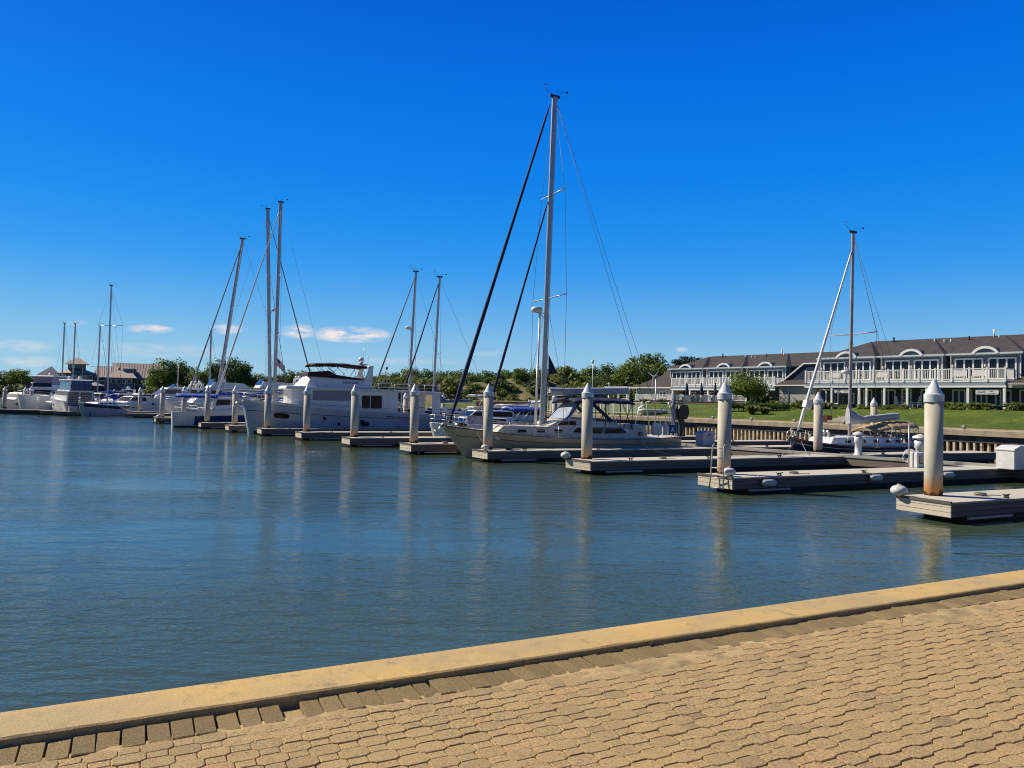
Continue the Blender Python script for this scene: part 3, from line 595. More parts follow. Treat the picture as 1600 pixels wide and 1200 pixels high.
# ================================================================ BOATS   (boat space: x from stem aft, y away from the camera, z up from the water)
class Hull:
    def __init__(s,L,B,sheer,ob=1.0,osn=0.0,tm=.5,tw=.7,wlf=.78,bp=.6,keel=.6):
        s.L,s.B,s.sh,s.ob,s.osn,s.tm,s.tw,s.wlf,s.bp,s.keel=L,B,sheer,ob,osn,tm,tw,wlf,bp,keel
    def half(s,t): return max(0,1-(1-t/s.tm)**2)**s.bp if t<s.tm else 1-(1-s.tw)*((t-s.tm)/(1-s.tm))**2
    def z(s,x):
        P=s.sh
        if x<=P[0][0]: return P[0][1]
        for (a,b),(c,d) in zip(P[:-1],P[1:]):
            if x<=c: k=(x-a)/(c-a); return b+(d-b)*k
        return P[-1][1]
    def pt(s,t,h,sg=-1,off=0.0):
        xw=t*s.L; xd=-s.ob+t*(s.L+s.ob+s.osn); hc=max(h,0); x=xw+(xd-xw)*hc; w=s.half(t)*s.B/2
        if h>=0: w*=s.wlf+(1-s.wlf)*hc**.8; zz=s.z(xd)*h
        else: w*=s.wlf*(1+h)**.6; zz=s.keel*h
        return Vector((x,sg*(w+off),zz))
    def tx(s,x): return (x+s.ob)/(s.L+s.ob+s.osn)     # station of a deck position
    def w(s,x): return s.pt(s.tx(x),1).y*-1
    def mesh(s,n=30):
        q=MB(); H=[-1,-.6,-.3,0,.2,.4,.6,.8,1]; T=[(k/n)**1.25 for k in range(n+1)]
        for sg in (-1,1): q.grid([[s.pt(t,h,sg) for h in H] for t in T])
        tr=[s.pt(1,h,-1) for h in H]; tl=[s.pt(1,h,1) for h in H]; q.grid([tr,tl],False); return q
    def patch(s,x0,x1,h0,h1,off=.012,sg=-1,n=None):
        q=MB(); n=n or max(2,int(abs(x1-x0)*3)); q.grid([[s.pt(s.tx(x0+(x1-x0)*i/n),h,sg,off) for h in (h0,(h0+h1)/2,h1)] for i in range(n+1)]); return q
    def oval(s,x,h,rx,rh,off=.014,sg=-1,q=None,n=14,sq=1.0):
        q=q or MB(); ring=[]
        for k in range(n):
            a=2*PI*k/n; c_,s_=cos(a),sin(a); m=abs(c_)**sq if sq!=1 else abs(c_); m2=abs(s_)**sq if sq!=1 else abs(s_)
            ring.append(s.pt(s.tx(x+rx*math.copysign(m,c_)),h+rh*math.copysign(m2,s_),sg,off))
        q.add(ring,[list(range(n))]); return q
    def deck(s,dz=0.0,inset=.03,x0=None,x1=None,camber=.06,n=24):
        q=MB(); rows=[]; x0=-s.ob+.02 if x0 is None else x0; x1=s.L+s.osn if x1 is None else x1
        for i in range(n+1):
            x=x0+(x1-x0)*i/n; w=max(0,s.w(x)-inset); z=s.z(x)+dz; rows.append([(x,-w,z),(x,-w*.5,z+camber*.7),(x,0,z+camber),(x,w*.5,z+camber*.7),(x,w,z)])
        return q.grid(rows)
    def rail(s,q,x0,x1,dz,r,n=14,sg=-1,inset=.04):
        q.tube([(x,sg*max(0,s.w(x)-inset),s.z(x)+dz) for x in [x0+(x1-x0)*k/n for k in range(n+1)]],r,6); return q
def boat(name,label,cat,O,hd=UD,group=None): return thing(name,label,cat,(O[0],O[1],0),hd,group)
def rigging(par,mx,mz0,mz1,rake,h,sp,back=None,fore=None,r=.011):
    "mast wires: shrouds over the spreader tips, backstay"
    def m(z): return Vector((mx+rake*(z-mz0)/(mz1-mz0),0,z))
    for sg in (-1,1):
        cx=mx+.25; cw=max(.2,h.w(cx)-.08); base=Vector((cx,sg*cw,h.z(cx)))
        MB().tube([m(mz1-.15)]+[Vector((m(z).x+.12,sg*w,z+.03)) for z,w in sorted(sp,reverse=True)]+[base],r,5).build('shroud',wire,par)
        z,w=sorted(sp)[0]
        MB().tube([m(z-.1),Vector((cx+.5,sg*cw,h.z(cx)))],r*.9,5).build('lower_shroud',wire,par)
        MB().tube([m(z-.1),Vector((cx-.8,sg*cw*.96,h.z(cx)))],r*.9,5).build('lower_shroud',wire,par)
    if back: 
        for b in back: MB().tube([m(mz1-.02)]+[Vector(p) for p in b],r,5).build('backstay',wire,par)
    if fore: MB().tube([m(mz1-.1),Vector(fore)],r,5).build('forestay_wire',wire,par)
def mastset(par,mx,z0,z1,rake,sp,mm=alu,r=.11,head=True,radar=None,flat=1.5):
    q=MB(); n=12; P=[]
    for z in (z0,z0+(z1-z0)*.5,z1):
        k=(z-z0)/(z1-z0); cx=mx+rake*k; P.append([(cx+r*flat*cos(2*PI*i/n),r*sin(2*PI*i/n),z) for i in range(n)])
    for a in P: a.append(a[0])
    q.grid(P); q.add([p for p in P[-1][:-1]],[list(range(n))]); q.tube([(mx+rake*.98-r*flat*1.1,0,z0+.5),(mx+rake*.98-r*flat*1.1,0,z0+.55)],.01,4)
    mo=q.build('mast',mm,par)
    for z,w in sp:
        k=(z-z0)/(z1-z0); cx=mx+rake*k
        for sg in (-1,1): MB().tube([(cx,0,z),(cx+.12,sg*w,z+.06)],.035,6).build('spreader',mm,mo)
    if head:
        q=MB(); tx=mx+rake; q.bb(tx-.32,tx+.30,-.06,.06,z1-.02,z1+.12); q.tube([(tx-.1,0,z1+.1),(tx-.55,.1,z1+.42)],.012,5); q.tube([(tx-.55,.1,z1+.42),(tx-.55,.1,z1+.65)],.012,5); q.tube([(tx-.70,.1,z1+.62),(tx-.36,.1,z1+.68)],.012,5); q.tube([(tx+.05,0,z1+.1),(tx+.1,0,z1+.40)],.010,4); q.tube([(tx+.1,0,z1+.33),(tx+.65,-.2,z1+.33)],.010,4); q.box((tx+.65,-.2,z1+.33),(.14,.02,.10)); q.build('wind_instruments',black,mo)
    if radar:
        z,dx=radar; k=(z-z0)/(z1-z0); cx=mx+rake*k
        q=MB().lathe([(0,0),(.26,.0),(.32,.05),(.32,.20),(.26,.28),(0,.30)],(cx-dx,0,z),18); ro=q.build('radar_dome',boxm,mo); q=MB().tube([(cx,0,z-.02),(cx-dx,0,z-.02)],.03,6); q.tube([(cx,0,z-.45),(cx-dx*.6,0,z-.08)],.022,6); q.build('radar_bracket',alu,ro)
def furled(par,p,q_,r,m,nm='furled_headsail'):
    P=Vector(p);Q=Vector(q_); n=26; q=MB(); pts=[P.lerp(Q,k/n) for k in range(n+1)]
    rad=[r*(.75 if k<2 else (1.0-.55*(k/n)) )*(1+.05*sin(k*5)) for k in range(n+1)]; rad[-1]=.02; rad[0]=.05
    q.tube(pts,rad,8); q.build(nm,m,par); MB().tube([P-(Q-P).normalized()*.25,P],.075,8).build('furling_drum',black,par)
def lifelines(par,h,x0,x1,n=8,ht=.62,r=.010,both=True):
    for sg in ((-1,1) if both else (-1,)):
        q=MB(); xs=[x0+(x1-x0)*k/n for k in range(n+1)]
        for x in xs: q.tube([(x,sg*(h.w(x)-.06),h.z(x)),(x,sg*(h.w(x)-.06),h.z(x)+ht)],.014,5)
        for f in (1,.52): q.tube([(x,sg*(h.w(x)-.06),h.z(x)+ht*f) for x in xs],r,5)
        q.build('lifeline',steel,par)
def pulpit(par,h,x0,x1,ht=.65,nm='pulpit'):
    q=MB()
    for f in (1,.5):
        P=[(x,-(max(.02,h.w(x)-.05)),h.z(x)+ht*f) for x in [x1+(x0-x1)*k/6 for k in range(7)]]; P2=[(a,-b,c) for a,b,c in reversed(P)]; q.tube(P+P2,.016,6)
    for x in (x0+.15,(x0+x1)/2,x1):
        for sg in (-1,1): q.tube([(x,sg*(max(.03,h.w(x)-.05)),h.z(x)),(x,sg*(max(.03,h.w(x)-.05)),h.z(x)+ht)],.014,5)
    return q.build(nm,steel,par)
def arch_canvas(par,nm,m,x0,x1,w,z,crown=.18,th=.07,skirt=.0,xs=5,dz=None):
    "canvas top over hoops"
    q=MB(); rows=[]; rows2=[]; n=10; mm=12
    for i in range(mm+1):
        x=x0+(x1-x0)*i/mm; zz=z+(dz(i/mm) if dz else 0)-.03*(1-abs(sin(i/mm*PI*(xs-1))))**3
        r1=[];r2=[]
        for k in range(n+1):
            f=-1+2*k/n; zc=zz+crown*(1-f*f)-(skirt if abs(f)==1 else 0); r1.append((x,f*w,zc)); r2.append((x,f*w*.985,zc-th))
        rows.append(r1); rows2.append(r2)
    q.grid(rows); q.grid(rows2); q.grid([[a[0],b[0]] for a,b in zip(rows,rows2)]); q.grid([[a[-1],b[-1]] for a,b in zip(rows,rows2)]); q.grid([rows[0],rows2[0]]); q.grid([rows[-1],rows2[-1]])
    return q.build(nm,m,par,weld=True)
def bundle(par,nm,m,x0,x1,z0,z1,h0,h1,wob=.05,seed=1,w=.22):
    "sail stacked on a boom under its cover: tall at the mast, thin aft"
    q=MB(); rows=[]; n=26
    for i in range(n+1):
        k=i/n; x=x0+(x1-x0)*k; zb=z0+(z1-z0)*k; hh=h1+(h0-h1)*max(0,1-k*3.2)**1.6+wob*noise.noise(Vector((x*2.6,seed,0))); ww=w*(1-.35*k)*(1+.3*noise.noise(Vector((x*3.1,seed,4))))
        rows.append([(x,0,zb-.10),(x,-ww*.8,zb),(x,-ww,zb+hh*.3),(x,-ww*.6,zb+hh*.75),(x,0,zb+hh),(x,ww*.6,zb+hh*.75),(x,ww,zb+hh*.3),(x,ww*.8,zb),(x,0,zb-.10)])
    q.grid(rows); q.add(rows[0][:-1],[list(range(8))]); q.add(rows[-1][:-1],[list(range(8))]); return q.build(nm,m,par)
def side_panels(par,nm,m,polys,y,both=True,th=.02,label=None):
    for P in polys:
        for sg in ((-1,1) if both else (-1,)):
            MB().prof(P,sg*y,sg*(y+th)).build(nm,m,par,label)
def rect(x0,x1,z0,z1,c=.06): return [(x0+c,z0),(x1-c,z0),(x1,z0+c),(x1,z1-c),(x1-c,z1),(x0+c,z1),(x0,z1-c),(x0,z0+c)]

# ---------------------------------------------------------------- the cream sailboat
O=Vector((-2.42,39.35,0)); sb=boat('sailboat','large cream sailboat with tall mast, navy furled headsails and navy bimini','sailboat',O,group=None)
sb.scale=(.99,.985,.985)
h=Hull(13.3,4.15,[(-1.3,1.64),(0,1.50),(2,1.27),(4,1.12),(6,1.02),(8,.97),(10,.99),(13.1,1.10)],ob=1.3,osn=-.25,tm=.56,tw=.72,wlf=.74,bp=.78,keel=.8)
h.mesh(40).build('hull',cream,sb,weld=True)
for sg in (-1,1):
    h.patch(-1.15,12.95,.975,1.02,.018,sg,50).build('toe_rail',teak,sb); h.patch(-.95,12.9,.70,.725,.012,sg,50).build('cove_line',mat('brown_stripe',(.09,.06,.04),.5),sb); h.patch(-.2,12.8,-.06,.06,.012,sg,50).build('boot_stripe',navyhull,sb)
h.deck(0).build('deck',creamdk,sb)
tc=MB(); tc.prof([(1.15,1.20),(1.75,1.72),(4.4,1.66),(5.0,1.95),(5.9,2.12),(8.9,1.90),(9.2,1.55),(10.9,1.52),(10.9,.95),(1.3,.95)],-1.22,1.22,-1.02,1.02,(.95,2.1))
cab=tc.build('cabin',cream if 0 else creamdk,sb,bevel=.07)
def wz(z,a=1.22,b=1.02,z0=.95,z1=2.1): return a+(b-a)*(z-z0)/(z1-z0)
for (x0,x1) in ((2.55,3.05),(3.72,4.18),(4.75,5.25)): side_panels(cab,'window',darkglass,[rect(x0,x1,1.34,1.50,.04)],wz(1.42)+.003)
side_panels(cab,'window',darkglass,[[(5.75,1.22),(6.75,1.22),(6.75,1.62),(6.2,1.62)],[(6.82,1.22),(7.9,1.22),(7.9,1.62),(6.82,1.62)],[(7.97,1.22),(9.2,1.22),(9.45,1.36),(9.0,1.62),(7.97,1.62)]],wz(1.42)+.003)
side_panels(cab,'window_surround',boxm,[[(5.45,1.10),(9.75,1.10),(9.85,1.4),(9.2,1.74),(6.1,1.74)]],wz(1.40)-.012)
side_panels(cab,'window',darkglass,[rect(10.2,10.55,1.16,1.36,.04)],wz(1.26)+.003); side_panels(cab,'window',darkglass,[[(5.0,1.74),(5.6,1.74),(5.75,1.96),(5.25,1.92)],[(5.65,1.74),(6.2,1.74),(6.1,1.96),(5.8,1.97)]],wz(1.84)+.004)
for x,y,w,l in ((2.3,0,.6,.6),(3.6,.45,.35,.35),(3.6,-.45,.35,.35),(6.6,0,.7,.9)): MB().box((x,y,1.76 if x<5 else 2.10),(l,w,.07)).build('hatch',smoke,cab)
q=MB()
for (x0,x1) in ((1.9,4.3),(5.9,8.6)):
    for sg in (-1,1): MB().tube([(x0,sg*.82,1.70 if x0<5 else 2.08),(x0+.1,sg*.82,1.80 if x0<5 else 2.17),(x1-.1,sg*.82,1.78 if x0<5 else 2.06),(x1,sg*.82,1.66 if x0<5 else 1.94)],.018,5).build('grab_rail',steel,cab)
MB().box((7.2,0,2.10),(1.7,1.2,.06)).build('sliding_hatch',boxm,cab)
# dodger with clear windscreen
dg=MB(); dg.prof([(5.6,2.10),(6.55,3.02),(6.62,3.02),(5.75,2.08)],-1.05,1.05,-.85,.85,(2.1,3.05)); dg.build('dodger_windscreen',mat('clear_vinyl',(.42,.47,.52),.12,spec=.7),sb)
q=MB()
for sg in (-1,1):
    q.prof([(6.5,3.03),(7.2,3.08),(8.6,2.0),(8.4,1.92),(7.3,2.75)],sg*1.04,sg*1.08); q.tube([(5.6,sg*1.05,2.1),(6.55,sg*.88,3.03)],.03,6); q.tube([(6.05,sg*.1,2.5),(6.6,sg*.1,3.03)],.025,6)
q.build('dodger_frame',navycl,sb); 
arch_canvas(sb,'dodger_top',navycl,6.45,7.25,.95,2.98,.12,.04)
arch_canvas(sb,'bimini',navycl,5.95,9.85,1.35,3.02,.24,.12,dz=lambda t:.06*sin(t*PI)+.02)
q=MB()
for sg in (-1,1):
    for x,x2 in ((7.9,7.9),(8.9,8.9),(9.7,9.7),(9.7,9.1),(9.0,9.75)): MB().tube([(x2,sg*1.3,1.5),(x,sg*1.32,3.06)],.022,6).build('bimini_strut',black,sb)
q=MB(); q.lathe([(.36,-.02),(.40,0),(.36,.02)],(9.55,0,2.05),18,'x'); 
for a in range(5): q.tube([(9.55,0,2.05),(9.55,.38*cos(a*1.257),2.05+.38*sin(a*1.257))],.012,4)
q.tube([(9.45,0,1.2),(9.5,0,2.05)],.05,6); q.build('steering_wheel',steel,sb)
MB().bb(9.95,10.85,-1.1,1.1,1.45,1.78).build('aft_coaming',creamdk,sb,bevel=.05)
# mast and sails
MZ0,MZ1=1.62,20.15; SP=[(8.75,1.95),(14.6,1.35)]
mastset(sb,4.62,MZ0,MZ1,.42,SP,alu,.12,True,(7.95,.62),1.45)
rigging(sb,4.62,MZ0,MZ1,.42,h,SP,back=[[(10.6,0,5.6),(12.9,-1.2,1.15)],[(10.6,0,5.6),(12.9,1.2,1.15)],[(13.0,.1,1.2)]])
furled(sb,(-.78,0,2.05),(4.74,0,19.7),.13,navycl); furled(sb,(1.05,0,1.45),(4.72,0,14.2),.095,navycl,'furled_staysail')
MB().tube([(-1.05,0,1.66),(-.78,0,2.05)],.02,6).build('tack_fitting',steel,sb)
bm=MB(); bm.tube([(4.9,0,3.42),(10.35,0,3.62)],.10,8); bm=bm.build('boom',alu,sb)
bundle(sb,'sail_cover',palecl,5.05,10.3,3.50,3.68,.30,.26,.02,3,.15)
q=MB(); q.tube([(4.20,-.05,1.7),(4.34,-.02,8.0)],.055,8); q.build('spinnaker_pole',whitemast,sb); q=MB(); q.tube([(4.20,.12,1.7),(4.32,.06,5.6)],.045,8); q.build('pole',alu,sb)
q=MB(); q.tube([(-.35,-.4,2.5),(4.35,-.5,2.95)],.04,6); q.build('whisker_pole',boxm,sb)
q=MB(); q.add([(4.95,0,5.65),(4.98,0,4.5),(5.55,.03,4.62),(4.95,.03,5.65),(4.98,.04,4.5),(5.55,.05,4.62)],[(0,1,2),(5,4,3),(0,3,4,1),(1,4,5,2),(2,5,3,0)]); q.build('pennant',navycl,sb,label='dark navy triangular flag hanging aft of the mast')
q=MB()
for k in range(6): q.tube([(4.8+.1*sin(k),-.12+.05*k,1.7),(4.78+.05*k,-.06+.02*k,3.6+.3*sin(k*2))],.018,5)
q.build('halyard',rope,sb)
q=MB(); q.tube([(5.3,-.4,1.75),(7.0,-.1,3.45)],.015,5); q.tube([(5.3,.4,1.75),(7.2,.1,3.45)],.015,5); q.tube([(8.9,0,1.9),(9.0,0,3.55)],.015,5); q.build('sheet',rope,sb)
lifelines(sb,h,.6,12.6,9); pulpit(sb,h,-1.25,.6)
q=MB(); q.tube([(-1.35,0,1.60),(-1.2,0,1.78),(-.6,0,1.74)],.05,6); q.tube([(-1.5,0,1.30),(-1.4,0,1.6),(-1.0,0,1.72)],.025,5); q.tube([(-1.7,-.12,1.42),(-1.5,0,1.26),(-1.7,.12,1.42)],.025,5); q.build('anchor',steel,sb)
q=MB(); q.box((-.25,-.1,1.72),(.3,.3,.2)); q.box((-.0,.1,1.68),(.25,.2,.14)); q.build('windlass',black,sb)
q=MB(); q.box((.3,-.75,1.98),(.95,.03,.42)); q.build('bow_netting',mat('mauve_canvas',(.28,.25,.36),.8,col2=(.45,.42,.5),vs=7),sb)
text('hull_number','12',.17,teak,sb,h.pt(h.tx(1.05),.84,-1,.02),(PI/2,0,R(5)),.003)
# stern gear: arch, davits, outboard, wind generator, weather cloths
q=MB()
for sg in (-1,1):
    q.tube([(11.6,sg*1.25,1.1),(11.9,sg*1.15,2.75),(12.6,sg*1.05,3.15),(13.9,sg*1.0,3.1)],.03,6); q.tube([(12.9,sg*1.3,1.1),(12.4,sg*1.1,3.1)],.03,6)
q.tube([(12.4,-1.1,3.12),(12.4,1.1,3.12)],.03,6); q.tube([(13.8,-1.0,3.1),(13.8,1.0,3.1)],.03,6); q.build('stern_arch',steel,sb)
MB().box((12.9,0,3.22),(1.6,1.5,.04)).build('solar_panel',darkglass,sb)
q=MB(); q.tube([(12.95,.9,1.1),(12.95,.9,4.60)],.03,8); wg=q.build('wind_generator_pole',alu,sb)
q=MB(); q.lathe([(0,-.22),(.09,-.15),(.10,.05),(0,.25)],(12.95,.9,4.66),10,'x')
for k in range(3):
    a=k*2*PI/3+.5; q.add([(12.74,.9,4.66),(12.74,.9+.07*cos(a+1.57),4.66+.07*sin(a+1.57)),(12.72,.9+.62*cos(a+.05),4.66+.62*sin(a+.05)),(12.72,.9+.62*cos(a),4.66+.62*sin(a)),(12.76,.9,4.67),(12.76,.9+.62*cos(a),4.67+.62*sin(a))],[(0,1,2,3),(0,3,5,4),(4,5,2,1)])
q.build('wind_generator',mat('generator_grey',(.25,.25,.33),.4),wg)
# outboard on the stern rail
q=MB(); q.prof([(13.0,2.05),(13.65,2.15),(13.8,2.5),(13.7,2.95),(13.2,3.0),(12.95,2.6)],-1.32,-.92); ob=q.build('outboard_motor',black,sb,bevel=.06); MB().prof([(13.15,2.1),(13.5,2.1),(13.4,1.3),(13.25,1.1),(13.15,1.3)],-1.22,-1.04).build('leg',black,ob); q=MB(); q.prof([(13.0,1.12),(13.55,1.12),(13.55,1.2),(13.0,1.25)],-1.25,-1.0); q.build('skeg',black,ob)
for x0,x1,y,m,nm in ((10.95,11.55,-1.55,boxm,'life_ring_case'),(11.65,12.0,-1.55,palecl,'weather_cloth')): MB().box(((x0+x1)/2,y,1.55),(x1-x0,.14,.72)).build(nm,m,sb,bevel=.05)
q=MB().box((12.35,-1.58,1.55),(.55,.03,.5)); fl=q.build('blue_panel',mat('royal_blue_cloth',(.012,.07,.28),.7),sb); MB().prof([(12.22,1.42),(12.35,1.68),(12.48,1.42),(12.40,1.42),(12.35,1.54),(12.30,1.42)],-1.602,-1.597).build('emblem',boxm,fl)
q=MB(); q.tube([(12.75,-1.1,1.7),(12.75,-1.1,3.6)],.13,10); q.build('furled_ensign',greycl,sb); q=MB()
for k in range(7): q.tube([(11.9+.2*k,-1.3,1.1),(12.2+.15*k,-1.1,2.3+.1*(k%3))],.014,4)
q.build('stern_rail',steel,sb)
MB().prof([(11.2,1.05),(13.0,1.14),(13.3,.60),(13.15,.5),(11.2,.95)],-1.0,1.0).build('transom_seat',creamdk,sb)
line('mooring_line',h.pt(h.tx(.2),1,-1,.03)+Vector((0,0,.05)) and sb.matrix_world@Vector((0,0,0)) if 0 else Vector(O)+U*.2+NN*-(h.w(.2)+.02)+Vector((0,0,1.5)),loc_fin(3,-.3,-.9,.1),.12,'dark bow line from the cream sailboat to the dock in front',black,.018)
line('mooring_line',Vector(O)+U*9.3+NN*-1.95+Vector((0,0,1.05)),loc_fin(2,5.2,.1,.06),.25,'sagging line amidships from the cream sailboat',black,.014)
# dinghy hung at the stern
dl=atY(1019,82,1.95); dn=thing('inflatable_dinghy','pale grey inflatable dinghy under a cover on the promenade behind the cream sailboat stern','dinghy',(dl.x,dl.y,1.86),UD)
for sg in (-1,1): MB().tube([(-1.7,0,.42),(-1.45,sg*.35,.36),(-.9,sg*.6,.28),(1.3,sg*.62,.22),(1.6,sg*.60,.22)],[.10,.19,.22,.22,.10],10).build('tube',mat('grey_hypalon',(.55,.53,.50),.55,col2=(.48,.46,.43),vs=4),dn)
q=MB(); q.prof([(-1.6,.3),(-.9,-.12),(1.3,-.16),(1.35,.1),(-1.0,.2)],-.42,.42); q.build('rigid_hull',boxm,dn,bevel=.05)
q=MB(); q.grid([[(x,y,.34+.16*(1-(y/.6)**2)+.04*noise.noise(Vector((x*2,y*3,0)))+(.1 if x<-1 else 0)) for y in (-.62,-.4,-.15,.15,.4,.62)] for x in (-1.5,-1.1,-.6,-.1,.4,.9,1.4)]); q.build('cover',palecl,dn)

# ---------------------------------------------------------------- trawler yacht
O=Vector((-20.65,59.3,0)); ty=boat('trawler_yacht','large pale grey trawler yacht with white flybridge and maroon bimini','motor yacht',O); ty.scale=(.94,.955,.955)
h=Hull(16.4,4.7,[(-.55,2.72),(1.7,2.58),(4.3,2.36),(8,2.12),(11,1.98),(14,1.80),(16.5,1.76)],ob=.55,osn=.15,tm=.42,tw=.92,wlf=.80,bp=.60,keel=.7)
h.mesh(44).build('hull',greyhull,ty,weld=True)
for sg in (-1,1):
    h.patch(-.45,16.5,.965,1.03,.03,sg,50).build('rub_rail',boxm,ty); h.patch(-.3,16.5,.70,.722,.02,sg,50).build('spray_line',mat('dark_line',(.05,.06,.10),.4),ty); h.patch(-.1,16.4,-.06,.10,.012,sg,50).build('boot_stripe',navyhull,ty)
    h.oval(2.25,.60,.62,.085,.016,sg,sq=.6).build('hull_window',darkglass,ty); h.oval(5.75,.60,.13,.062,.016,sg).build('porthole',darkglass,ty); h.oval(6.95,.40,.13,.062,.016,sg).build('porthole',darkglass,ty)
    q=h.oval(9.25,.44,.42,.10,.016,sg,sq=.7); q=h.oval(9.0,.55,.2,.06,.017,sg,q); q.build('exhaust_vent',black,ty)
q=MB()
for x0 in (11.2,12.0,12.8): 
    q2=h.patch(x0,x0+.65,.775,.815,.02,-1,3); q.add(q2.v,q2.f)
q.build('hull_lettering',MT['dark_line'],ty)
h.deck(-.02,.05,x1=11.9).build('deck',white,ty); h.deck(-.75,.1,x0=11.9).build('cockpit_floor',teak,ty)
MB().prof([(16.35,1.75),(16.5,1.75),(16.5,.5),(16.35,.5)],-2.1,2.1).build('transom',greyhull,ty)
W1=1.95
hs_=MB(); hs_.prof([(2.95,2.35),(2.95,3.78),(12.35,3.72),(12.35,1.2),(5,1.6)],-W1,W1,-W1+.03,W1-.03,(2.3,3.8)); 
# lower house with a rounded front
q=MB(); pl=[(2.95,-.9),(3.25,-1.45),(4.3,-W1),(12.35,-W1),(12.35,W1),(4.3,W1),(3.25,1.45),(2.95,.9)]; q.plan(pl,1.7,3.78); hou=q.build('deckhouse',white,ty,bevel=.04)
q=MB(); q.plan([(x-.12 if x<4 else x,y*1.03) for x,y in pl[:3]]+[(5.0,-W1-.03),(5.0,W1+.03)]+[(x-.12 if x<4 else x,y*1.03) for x,y in pl[5:]],2.40,2.62); q.build('deckhouse_base',boxm,hou)
side_panels(hou,'window_cover',mat('grey_window_cover',(.27,.28,.31),.75),[rect(4.88,8.15,2.84,3.66,.03)],W1+.004)
side_panels(hou,'window_trim',boxm,[rect(9.0,10.92,2.12,3.40,.05)],W1+.002,th=.015); side_panels(hou,'saloon_window',darkglass,[rect(9.08,10.84,2.22,3.32,.05)],W1+.018,th=.012)
side_panels(hou,'window_mullion',boxm,[rect(9.78,9.84,2.22,3.32,.01)],W1+.032,th=.006); side_panels(hou,'cabin_line',MT['dark_line'],[[(4.6,2.52),(12.35,2.20),(12.35,2.17),(4.6,2.49)]],W1+.005,th=.006)
for y0,y1 in ((-1.35,-.45),(-.4,.4),(.45,1.35)):
    a=3.0 if abs(y0+y1)<.2 else 2.93
    MB().box((2.95 if abs(y0+y1)<.2 else 3.06,(y0+y1)/2,3.25),(.05,(y1-y0)*.9,.75),rz=0 if abs(y0+y1)<.2 else (.35 if y0>0 else -.35)*-1).build('windscreen_cover',mat('cream_window_cover',(.62,.57,.45),.7),hou)
MB().bb(12.33,12.37,-.7,.5,1.25,3.3).build('saloon_door',darkglass,hou)
# boat deck with brow
q=MB(); bp=[(2.45,-.7),(2.7,-1.5),(3.8,-2.12),(9.9,-2.2),(16.35,-2.05),(16.35,2.05),(9.9,2.2),(3.8,2.12),(2.7,1.5),(2.45,.7)]
def dk(x): return 3.80 if x<9.9 else 3.80-(x-9.9)*.022
vs=[(x,y,dk(x)-.06) for x,y in bp]+[(x+(.12 if x<3 else 0),y*.985,dk(x)+(.20 if x<9.9 else .10)) for x,y in bp]; n=len(bp); q.add(vs,[list(range(n-1,-1,-1)),list(range(n,2*n))]+[(i,(i+1)%n,n+(i+1)%n,n+i) for i in range(n)]); q.build('boat_deck',white,ty,bevel=.05)
# flybridge
q=MB(); fp=[(3.7,-.9),(4.4,-1.75),(9.9,-1.85),(9.9,1.85),(4.4,1.75),(3.7,.9)]; ft=[(4.55,-.85),(4.85,-1.5),(9.75,-1.66),(9.75,1.66),(4.85,1.5),(4.55,.85)]
zt=[4.86,4.86,4.62,4.62,4.86,4.86]; vs=[(x,y,3.97) for x,y in fp]+[(x,y,z) for (x,y),z in zip(ft,zt)]; n=6
q.add(vs,[list(range(n,2*n))]+[(i,(i+1)%n,n+(i+1)%n,n+i) for i in range(n)]); fb=q.build('flybridge',white,ty,bevel=.06)
text('boat_name','MISCHIEF',.27,MT['dark_line'],fb,(8.15,-1.795,4.36),(R(76),0,0),.003,sx=1.25)
for sg in (-1,1): MB().prof([(9.15,4.5),(9.35,4.62),(9.78,5.88),(10.12,5.90),(9.98,3.9),(9.3,3.9)],sg*1.62,sg*1.74).build('arch_leg',white,fb,bevel=.04)
MB().prof([(9.55,5.62),(9.68,5.86),(10.1,5.88),(10.08,5.7)],-1.7,1.7).build('arch_top',white,fb,bevel=.04)
q=MB(); q.prof([(4.5,4.83),(4.48,5.18),(6.3,5.34),(6.9,5.02),(9.2,4.74),(9.3,4.60)],-1.72,1.72,-1.66,1.66,(4.6,5.3)); q.build('console_cover',maroon,fb,bevel=.05)
arch_canvas(ty,'bimini',maroon,4.85,9.75,1.55,5.82,.16,.13,dz=lambda t:.18*sin(min(1,t*1.15)*PI*.8)-.14*t)
q=MB()
for sg in (-1,1):
    for a,b in (((5.0,5.88),(5.55,5.2)),((6.7,5.95),(7.7,4.95)),((7.4,5.95),(6.6,5.2)),((8.7,5.85),(8.1,4.9)),((6.5,5.95),(6.1,5.3)),((9.2,5.82),(9.45,4.95)),((5.9,5.9),(6.9,5.1))): MB().tube([(a[0],sg*1.5,a[1]),(b[0],sg*1.5,b[1])],.022,6).build('bimini_strut',steel,ty)
q=MB().lathe([(0,0),(.22,.02),(.27,.16),(.20,.34),(.08,.42),(0,.43)],(9.55,.35,6.28),14); q.build('dome_antenna',boxm,ty); MB().lathe([(0,0),(.16,.02),(.2,.12),(.12,.26),(0,.3)],(9.35,-.4,6.0),12).build('dome_antenna',boxm,ty)
q=MB(); q.tube([(9.9,-.6,5.9),(9.9,-.6,6.9)],.02,6); q.tube([(9.85,.8,5.9),(9.85,.8,7.6)],.012,5); q.box((9.6,0,6.02),(.5,1.0,.12)); q.tube([(9.6,.35,6.0),(9.6,.35,6.3)],.05,6); q.build('antenna_mast',alu,ty)
q=MB()
